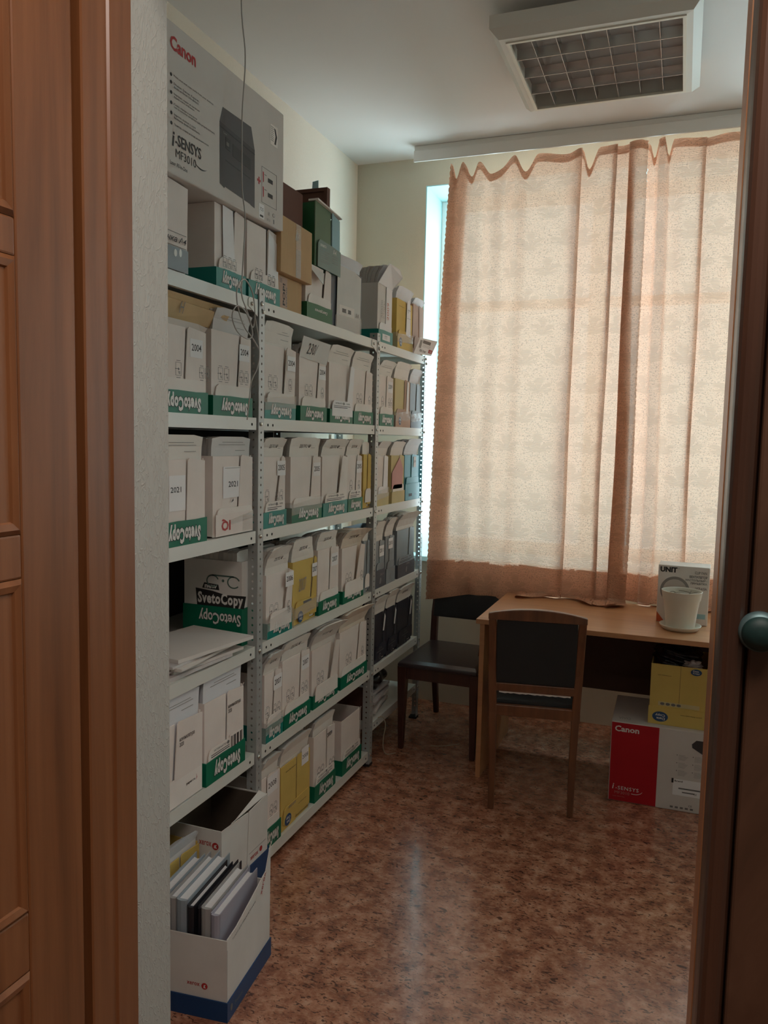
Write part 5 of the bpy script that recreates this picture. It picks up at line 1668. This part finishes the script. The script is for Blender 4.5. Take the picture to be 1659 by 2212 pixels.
# the books stand upright side by side, page tops up
books = [(.030, .300, 'book_cover_blue', 'leftmost thick book with pale blue cover in the floor carton'), (.026, .292, 'book_cover_grey', 'thick grey book second from the left in the floor carton'), (.034, .296, 'book_cover_blue', 'thickest pale blue book in the floor carton'),
         (.020, .286, 'book_cover_black', 'black covered book in the middle of the floor carton'), (.013, .276, 'book_cover_black', 'thin black backed book beside the black covered one'), (.030, .284, 'book_cover_grey', 'thick grey book second from the right in the floor carton'), (.026, .276, 'book_cover_lavender', 'lavender covered book at the right side of the floor carton')]
mw = t.rotation_euler[2]
x = -Wb + .006
for i, (tk, hh, cov, lab) in enumerate(books):
    L_ = .215 + .03 * ((i * 37) % 5) / 5; yo = .012 + .008 * ((i * 17) % 3)
    bk = thing('thick_book', lab, 'book', (0, 0, 0))
    bk.matrix_world = Matrix.Translation((bx, by, 0)) @ Matrix.Rotation(mw, 4, 'Z') @ Matrix.Translation((x, yo, .0075))
    f = MB()
    f.box(0, .0025, 0, L_ + .015, 0, hh + .006, cov); f.box(tk - .0025, tk, 0, L_ + .015, 0, hh + .004, cov)
    # rounded spine towards the camera
    f.prism([(0, 0), (.0, .004), (tk, .004), (tk, 0), (tk * .82, -.004), (tk * .5, -.006), (tk * .18, -.004)], 0, hh + .003, cov, 'z')
    f.build('cover', bk)
    f = MB(); f.prism([(.003, .005), (tk - .003, .005), (tk - .003, L_), (tk * .5, L_ - .006), (.003, L_)], .004, hh - .003, 'book_pages', 'z'); f.build('page_block', bk)
    x += tk + .0022
f = MB()

# ================================================================== SECTION 3 LOWEST SHELF: bundles
Z3 = .20
t = thing('paper_bundle', 'loose bundle of curled papers on the lowest shelf behind the dark chair', 'papers', (-1.36, 3.60, Z3))
for k in range(7):
    m = flat_folder(.16, .24, .012, 'pile_cover' if k % 2 else 'pile_pages', bendz=.02)
    m.build('paper_sheaf', t, loc=(-.08 + .015 * math.sin(k * 2.1), .01 * math.cos(k * 3), .0008 + .0135 * k), rotz=R(9 * math.sin(k * 1.7)))
t = thing('brown_folder', 'brown ledger standing on the lowest shelf right behind the second post', 'book', (-1.345, 3.432, Z3 + .0005))
MB().box(-.20, 0, -.018, .018, 0, .16, 'brown_card').build('cover', t); MB().box(-.196, -.004, -.014, .014, .1602, .1615, 'book_pages').build('page_block', t)
t = thing('rolled_papers', 'dark bag of crumpled papers above the loose bundle, low behind the dark chair', 'papers', (-1.45, 3.62, Z3 + .099))
bmx = bmesh.new(); bmesh.ops.create_icosphere(bmx, subdivisions=4, radius=1)
for v in bmx.verts:
    n_ = 1 + .10 * math.sin(7 * v.co.x + 3 * v.co.z) + .08 * math.sin(9 * v.co.y + 4 * v.co.x)
    v.co = Vector((v.co.x * .10 * n_, v.co.y * .16 * n_, max(-.045, v.co.z * .055 * n_) + .046))
me = bpy.data.meshes.new('bag'); bmx.to_mesh(me); bmx.free(); me.materials.append(MATS['black_bag'])
for p in me.polygons: p.use_smooth = True
o = bpy.data.objects.new('bag_body', me); COL.objects.link(o); o.parent = t
o = MB().tube(spline([(-1.312, 3.47, .205), (-1.300, 3.50, .20), (-1.295, 3.53, .15), (-1.297, 3.51, .09), (-1.292, 3.50, .04), (-1.285, 3.53, .004), (-1.25, 3.56, .0035)]), .0022, 'string_beige', 6).build('string'); tag(o, 'thin beige string hanging from the lowest shelf to the floor', 'string')
o = MB().tube(spline([(-1.12, 3.72, .0035), (-1.06, 3.74, .0035), (-.99, 3.80, .0035)]), .0025, 'string_beige', 6).build('string'); tag(o, 'short pale string lying on the floor in front of the dark chair', 'string')
# ================================================================== HANGING WIRE
pts = [(-1.262, 2.095, CEIL), (-1.265, 2.100, 2.80), (-1.262, 2.118, 2.66), (-1.264, 2.106, 2.50), (-1.260, 2.098, 2.38), (-1.262, 2.104, 2.28), (-1.262, 2.122, 2.20), (-1.262, 2.114, 2.10), (-1.262, 2.106, 2.02)]
loop = [(-1.262, 2.105, 1.97), (-1.262, 2.130, 1.935), (-1.262, 2.155, 1.90), (-1.260, 2.165, 1.86), (-1.258, 2.13, 1.845), (-1.257, 2.07, 1.86), (-1.258, 2.045, 1.90), (-1.260, 2.075, 1.935), (-1.263, 2.13, 1.925), (-1.265, 2.175, 1.885), (-1.266, 2.19, 1.93), (-1.264, 2.17, 1.99), (-1.262, 2.12, 2.02),
        (-1.260, 2.075, 1.985), (-1.260, 2.08, 1.93), (-1.262, 2.12, 1.88), (-1.270, 2.18, 1.855), (-1.285, 2.24, 1.835), (-1.305, 2.285, 1.83)]
o = MB().tube(spline(pts + loop, 8), .0021, 'wire_grey', 8).build('hanging_wire'); tag(o, 'thin grey wire hanging from the ceiling, coiled in front of the top shelf', 'wire')
o = MB().tube(spline([(-1.262, 2.185, 1.915), (-1.262, 2.205, 1.86), (-1.264, 2.215, 1.80), (-1.266, 2.205, 1.76), (-1.268, 2.175, 1.72), (-1.270, 2.165, 1.66), (-1.274, 2.16, 1.60)]), .0018, 'wire_grey', 8).build('loose_wire'); tag(o, 'loose end of grey wire dangling below the coil on the second shelf', 'wire')

# ================================================================== DESK
desk = thing('desk', 'light wood laminate desk under the window with dark underside', 'desk', (0, 0, 0))
DX0, DX1, DY0, DY1 = -.832, .80, 3.425, 4.105
MB().box(DX0, DX1, DY0, DY1, .728, .750, 'desk_laminate').build('desktop', desk, bevel=.0015)
MB().box(DX0 + .012, DX0 + .034, DY0 + .03, DY1 - .01, 0, .728, 'desk_laminate').build('side_panel', desk, bevel=.001)
MB().box(DX1 - .034, DX1 - .012, DY0 + .03, DY1 - .01, 0, .728, 'desk_laminate').build('side_panel', desk, bevel=.001)
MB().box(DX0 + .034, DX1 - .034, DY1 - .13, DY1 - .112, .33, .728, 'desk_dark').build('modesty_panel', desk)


# ================================================================== CHAIRS
def taper_bar(mb, a, b_, wa, wb, m):
    """Square bar from a to b with half sizes (x, y) wa -> wb."""
    rings = []
    for p, w_ in ((a, wa), (b_, wb)):
        rings.append([(p[0] - w_[0], p[1] - w_[1], p[2]), (p[0] + w_[0], p[1] - w_[1], p[2]), (p[0] + w_[0], p[1] + w_[1], p[2]), (p[0] - w_[0], p[1] + w_[1], p[2])])
    mb.loft(rings, m)


def chair_a():
    """Chair seen from behind; local +y is the front, origin between the rear feet."""
    t = thing('office_chair', 'wooden chair with black padded back, drawn up to the desk with its back to us', 'chair', (-.521, 3.207, 0), math.atan2(.058, .313) * .9)
    W_ = .176
    for s in (-1, 1):
        f = MB(); x = s * W_
        xb = s * (W_ - .012)
        rings = []
        for (z, xx, yy, hx, hy) in ((0, xb, .0, .0125, .014), (.20, xb, .010, .0145, .017), (.42, x - s * .006, .020, .0165, .020), (.60, x, .012, .0165, .018), (.84, x + s * .004, -.045, .0155, .014)):
            rings.append([(xx - hx, yy - hy, z), (xx + hx, yy - hy, z), (xx + hx, yy + hy, z), (xx - hx, yy + hy, z)])
        f.loft(rings, 'chair_wood'); f.build('rear_leg', t, bevel=.004)
        f = MB(); taper_bar(f, (s * (W_ + .010), .40, 0), (s * (W_ + .012), .385, .43), (.012, .012), (.019, .019), 'chair_wood'); f.build('front_leg', t, bevel=.003)
        f = MB(); f.box(s * (W_ + .004) - .010, s * (W_ + .004) + .010, .035, .372, .385, .425, 'chair_wood'); f.build('side_rail', t, bevel=.003)
    # arched top rail
    n = 12; top = []; bot = []
    for i in range(n + 1):
        u = -1 + 2 * i / n
        top.append((u * (W_ + .021), .851 + .024 * (1 - u * u))); bot.append((u * (W_ + .021), .826))
    f = MB(); vs = [(p[0], -.060, p[1]) for p in top] + [(p[0], -.060, p[1]) for p in bot] + [(p[0], -.032, p[1]) for p in top] + [(p[0], -.032, p[1]) for p in bot]
    m_ = n + 1; fs = []
    for i in range(n):
        fs += [(i, i + 1, m_ + i + 1, m_ + i), (2 * m_ + i, 3 * m_ + i, 3 * m_ + i + 1, 2 * m_ + i + 1), (i, 2 * m_ + i, 2 * m_ + i + 1, i + 1), (m_ + i, m_ + i + 1, 3 * m_ + i + 1, 3 * m_ + i)]
    fs += [(0, m_, 3 * m_, 2 * m_), (n, 2 * m_ + n, 3 * m_ + n, m_ + n)]
    f.add(vs, fs, 'chair_wood'); f.build('top_rail', t, bevel=.003)
    f = MB(); f.loft([[(-W_ + .016, -.002, .548), (W_ - .016, -.002, .548), (W_ - .016, .030, .548), (-W_ + .016, .030, .548)], [(-W_ + .014, -.056, .826), (W_ - .014, -.056, .826), (W_ - .014, -.024, .826), (-W_ + .014, -.024, .826)]], 'black_upholstery'); f.build('backrest', t, bevel=.004)
    f = MB(); f.box(-W_ + .016, W_ - .016, -.004, .018, .512, .548, 'chair_wood'); f.build('lower_rail', t, bevel=.003)
    f = MB(); xs_ = [-W_ + .03 + i * (2 * W_ - .06) / 24 for i in range(25)]
    pts = [(x_, .512) for x_ in xs_] + [(x_, .512 - .006 - .004 * ((i * 7) % 5) / 5) for i, x_ in reversed(list(enumerate(xs_)))]
    f.prism(pts, .001, .004, 'flap_card', 'y'); f.build('torn_lining', t)
    f = MB(); f.box(-W_ + .012, W_ - .012, .002, .026, .405, .452, 'chair_wood'); f.build('rear_rail', t, bevel=.003)
    f = MB(); f.loft([[(-W_ - .012, .028, .426), (W_ + .012, .028, .426), (W_ + .020, .42, .426), (-W_ - .020, .42, .426)], [(-W_ - .012, .028, .468), (W_ + .012, .028, .468), (W_ + .020, .42, .470), (-W_ - .020, .42, .470)]], 'black_upholstery'); f.build('seat', t, bevel=.012)
    f = MB(); f.box(-W_ - .0, W_, .372, .392, .385, .425, 'chair_wood'); f.build('front_rail', t, bevel=.003)
    return t


chair_a()


def chair_b():
    """Dark chair facing the room; local -y is the front, origin on the floor below the seat centre."""
    t = thing('dark_chair', 'dark red brown chair with leather seat between the shelves and the desk', 'chair', (-1.062, 3.842, 0), R(-1))
    W_ = .185
    for s in (-1, 1):
        f = MB(); x = s * W_; rings = []
        for (z, yy, hx, hy) in ((0, .375, .014, .014), (.42, .29, .017, .020), (.60, .305, .017, .018), (.80, .362, .015, .014)):
            rings.append([(x - hx, yy - hy, z), (x + hx, yy - hy, z), (x + hx, yy + hy, z), (x - hx, yy + hy, z)])
        f.loft(rings, 'red_chair_wood'); f.build('rear_leg', t, bevel=.004)
        f = MB(); taper_bar(f, (s * W_, -.205, 0), (s * W_, -.195, .425), (.013, .013), (.024, .024), 'red_chair_wood'); f.build('front_leg', t, bevel=.004)
        f = MB(); f.box(s * W_ - .012, s * W_ + .012, -.17, .262, .365, .42, 'red_chair_wood'); f.build('side_rail', t, bevel=.003)
    f = MB(); f.box(-W_ + .02, W_ - .02, -.208, -.184, .360, .424, 'red_chair_wood'); f.build('front_rail', t, bevel=.003)
    f = MB(); f.loft([[(-W_ - .018, -.235, .426), (W_ + .018, -.235, .426), (W_ + .010, .245, .426), (-W_ - .010, .245, .426)], [(-W_ - .018, -.235, .445), (W_ + .018, -.235, .445), (W_ + .010, .245, .448), (-W_ - .010, .245, .448)], [(-W_, -.20, .456), (W_, -.20, .456), (W_ - .01, .22, .460), (-W_ + .01, .22, .460)]], 'brown_leather'); f.build('seat', t, bevel=.006)
    f = MB(); f.loft([[(-W_ - .002, .272, .580), (W_ + .002, .272, .580), (W_ + .002, .296, .580), (-W_ - .002, .296, .580)], [(-W_ - .002, .322, .80), (W_ + .002, .322, .80), (W_ + .002, .348, .80), (-W_ - .002, .348, .80)]], 'black_upholstery'); f.build('backrest', t, bevel=.006)
    f = MB(); taper_bar(f, (W_ - .036, .02, .459), (W_ - .075, .235, .520), (.008, .012), (.008, .012), 'red_chair_wood'); f.build('side_brace', t, bevel=.002)
    return t


cb = chair_b()

# ================================================================== ON AND UNDER THE DESK
# fan carton
t = thing('fan_carton', 'white fan carton with bold dark lettering standing on the desk behind the flower pot', 'box', (.035, 3.735, .7505), R(-2))
f = MB(); f.box(-.108, .108, 0, .13, 0, .262, 'flap_card'); f.build('body', t, bevel=.003)
f = MB(); F = -.0006
put_text(f, 'UNIT', (-.064, F - .0003, .242), .072, .024, 'ink_black', 'y', weight=.05); put_text(f, '®', (-.022, F - .0003, .250), .006, .006, 'ink_grey', 'y')
put_text(f, 'CLIP FAN', (.070, F - .0003, .236), .050, .012, 'ink_grey', 'y', weight=.01)
for s_, wd, zz in (('ВЕНТИЛЯТОР', .074, .217), ('НАСТОЛЬНЫЙ -', .090, .203), ('ПРИЩЕПКА', .068, .187), ('UCF-615A', .048, .166)):
    put_text(f, s_, (.098 - wd / 2, F - .0003, zz), wd, .0115, 'ink_grey', 'y', weight=.025)
f.build('printed_text', t)
f = MB(); f.prism(ellipse(-.035, .150, .062, .062, 40), -.0004, -.0001, 'ink_lightgrey', 'y'); f.prism(ellipse(-.035, .150, .050, .050, 40), -.0007, -.0004, 'canon_card', 'y'); f.prism(ellipse(-.035, .150, .016, .016, 24), -.0010, -.0007, 'ink_grey', 'y'); f.build('fan_picture', t)
f = MB(); f.prism([(-.107, .002), (-.070, .002), (-.083, .018), (-.107, .048)], -.0007, -.0003, 'ink_orange', 'y'); f.prism([(.06, .03), (.098, .03), (.098, .052), (.06, .052)], -.0007, -.0003, 'pale_blue_card', 'y'); f.build('colour_patch', t)
# pot
t = thing('flower_pot', 'white plastic flower pot with dry twigs, standing in a saucer on the desk', 'flower pot', (.030, 3.625, .7505))
f = MB(); prof = [(.058, 0), (.060, .004), (.066, .060), (.074, .118), (.079, .128), (.082, .150), (.0835, .160), (.0845, .163), (.0825, .164), (.0805, .158), (.070, .118), (.066, .112), (.001, .112)]
f.lathe(prof, (0, 0, .008), 'pot_white', 48); f.build('pot', t)
f = MB(); f.lathe([(.060, 0), (.074, .002), (.084, .016), (.087, .022), (.084, .0225), (.074, .008), (.002, .006)], (0, 0, 0), 'pot_white', 48); f.build('saucer', t)
f = MB(); f.lathe([(.068, .1135), (.066, .117), (.03, .121), (.001, .122)], (0, 0, .008), 'soil', 32); f.build('soil', t)
rnd = random.Random(3)
for k in range(7):
    a = rnd.uniform(0, 6.3); r0 = rnd.uniform(0, .03); a2 = a + rnd.uniform(1.5, 3.5)
    f = MB(); f.tube(spline([(r0 * math.cos(a), r0 * math.sin(a), .128), (.035 * math.cos((a + a2) / 2), .035 * math.sin((a + a2) / 2), .160), (.066 * math.cos(a2), .066 * math.sin(a2), .158 + .01 * rnd.random())], 6), .0011, 'twig', 6); f.build('twig', t)
# red and white printer carton on the floor
t = thing('printer_carton', 'red and white laser printer carton on the floor under the desk', 'box', (-.226, 3.462, 0.0005), R(0.5))
f = MB(); f.box(0, .66, 0, .385, 0, .354, 'canon_card'); f.build('body', t, bevel=.004)
f = MB(); f.prism(rect(.003, .197, .003, .351), -.0008, -.0001, 'red_card', 'y'); rp = f.build('red_panel', t)
f = MB(); put_text(f, 'Canon', (.066, -.0014, .325), .100, .026, 'ink_white', 'y', weight=.028); put_text(f, 'i', (.020, -.0014, .066), .008, .024, 'ink_white', 'y', weight=.01, shear=.15); put_text(f, '-SENSYS', (.078, -.0014, .061), .096, .016, 'ink_white', 'y', weight=.004, spacing=1.15); put_text(f, 'MF3010', (.058, -.0014, .040), .062, .013, 'ink_pinkred', 'y'); put_text(f, 'Laser All-In-One', (.045, -.0014, .023), .050, .005, 'ink_pinkred', 'y')
for i in range(10):
    a0 = R(250 + 95 * i / 10); a1 = R(250 + 95 * (i + 1) / 10)
    f.prism([(.108 + .034 * math.cos(a0), .060 + .020 * math.sin(a0)), (.108 + .034 * math.cos(a1), .060 + .020 * math.sin(a1)), (.108 + .034 * math.cos(a1), .0622 + .020 * math.sin(a1)), (.108 + .034 * math.cos(a0), .0622 + .020 * math.sin(a0))], -.0016, -.0012, 'ink_white', 'y')
f.build('brand_mark', rp)
f = MB(); f.prism([(.328, .300), (.345, .318), (.50, .318), (.52, .290), (.50, .262), (.370, .262), (.330, .285)], -.0008, -.0002, 'printer_dark', 'y'); f.build('printer_picture', t)
f = MB()
for cx in (.285, .348, .410):
    for r_ in range(3):
        zz = .245 - r_ * .034
        f.prism(ellipse(cx - .012, zz, .0018, .0018, 8), -.0006, -.0002, 'ink_black', 'y')
        for q in range(5):
            f.prism(rect(cx - .006, cx + .028 + .004 * ((q * 3) % 4 - 2), zz - q * .005, zz - q * .005 + .0012), -.0006, -.0002, 'ink_lightgrey', 'y')
f.prism(rect(.262, .40, .070, .140), -.0007, -.0002, 'paper_white', 'y')
f.prism(rect(.256, .264, .122, .142), -.0010, -.0004, 'ink_black', 'y'); put_text(f, 'Brand', (.284, -.0012, .132), .032, .007, 'ink_black', 'y', weight=.02)
f.prism(rect(.285, .385, .098, .104), -.0010, -.0006, 'ink_grey', 'y'); f.prism(rect(.30, .35, .083, .088), -.0010, -.0006, 'ink_grey', 'y'); put_text(f, 'CE', (.352, -.0012, .084), .012, .008, 'ink_black', 'y')
put_text(f, 'CE', (.335, -.0010, .030), .014, .008, 'ink_black', 'y')
for q in range(5):
    f.prism(rect(.255 + q * .020, .267 + q * .020, .012, .020), -.0006, -.0002, 'ink_grey', 'y')
f.build('printed_text', t)
f = MB(); put_text(f, 'VIVO', (.052, .055, .3546), .05, .03, 'ink_lightgrey', 'z', weight=.0); f.build('handwriting', t)
# yellow carton on it
t = thing('yellow_carton', 'yellow carton with blue oval marks stacked on the red and white one', 'box', (-.076, 3.505, .3555), R(-1.5))
f = MB(); Wy = .232; Hy = .262
f.box(0, Wy, 0, .003, 0, Hy, 'yellow_card'); f.box(0, Wy, .297, .30, 0, Hy, 'yellow_card'); f.box(0, .003, .003, .297, 0, Hy, 'yellow_card'); f.box(Wy - .003, Wy, .003, .297, 0, Hy, 'yellow_card'); f.box(.003, Wy - .003, .003, .297, 0, .003, 'yellow_card'); f.build('body', t)
f = MB(); f.box(-.003, Wy + .003, -.0035, -.0005, 0, .078, 'yellow_card'); f.build('tray', t)
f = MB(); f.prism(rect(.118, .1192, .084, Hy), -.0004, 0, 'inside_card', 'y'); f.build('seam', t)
oval_logo(t, -.0036, .046, .034, .032, .022, face='y', rot=0); oval_logo(t, -.0004, .180, .243, .022, .014, face='y', rot=0, flip=False)
f = MB(); put_text(f, 'www.datacopy.com', (.055, -.0008, .215), .055, .005, 'ink_black', 'y'); put_text(f, 'www.datacopy.com', (.170, -.0045, .052), .085, .006, 'ink_black', 'y', flip=True)
f.prism(rect(.035, .20, .082, .100), -.0006, -.0002, 'pale_yellow_card', 'y')
for k in range(4):
    f.prism(ellipse(.052 + k * .022, .091, .009, .006, 14), -.0010, -.0006, 'ink_grey', 'y')
f.build('printed_text', t)


def lumpy(name, mat, c, r, amp, seed, parent=None):
    b_ = bmesh.new(); bmesh.ops.create_icosphere(b_, subdivisions=5, radius=1)
    for v in b_.verts:
        p = v.co
        n_ = 1 + amp * (math.sin(5 * p.x + seed) * math.sin(6 * p.y + 2 * seed) + .6 * math.sin(13 * p.z + 4 * p.x + seed) + .35 * abs(math.sin(19 * p.x + 11 * p.y - seed)))
        v.co = Vector((p.x * r[0] * n_, p.y * r[1] * n_, p.z * r[2] * n_))
    me_ = bpy.data.meshes.new(name); b_.to_mesh(me_); b_.free(); me_.materials.append(MATS[mat])
    for q in me_.polygons: q.use_smooth = True
    o_ = bpy.data.objects.new(name, me_); COL.objects.link(o_); o_.location = c
    if parent: o_.parent = parent
    return o_


o = lumpy('black_plastic_bag', 'black_bag', (.030, 3.665, .628), (.095, .115, .060), .13, 1.3); tag(o, 'crumpled black plastic bag stuffed into the yellow carton under the desk', 'bag')
o = lumpy('clear_plastic_bag', 'clear_bag', (.090, 3.545, .617), (.032, .028, .016), .3, 2.1); tag(o, 'small crumpled clear plastic bag at the rim of the yellow carton', 'bag')
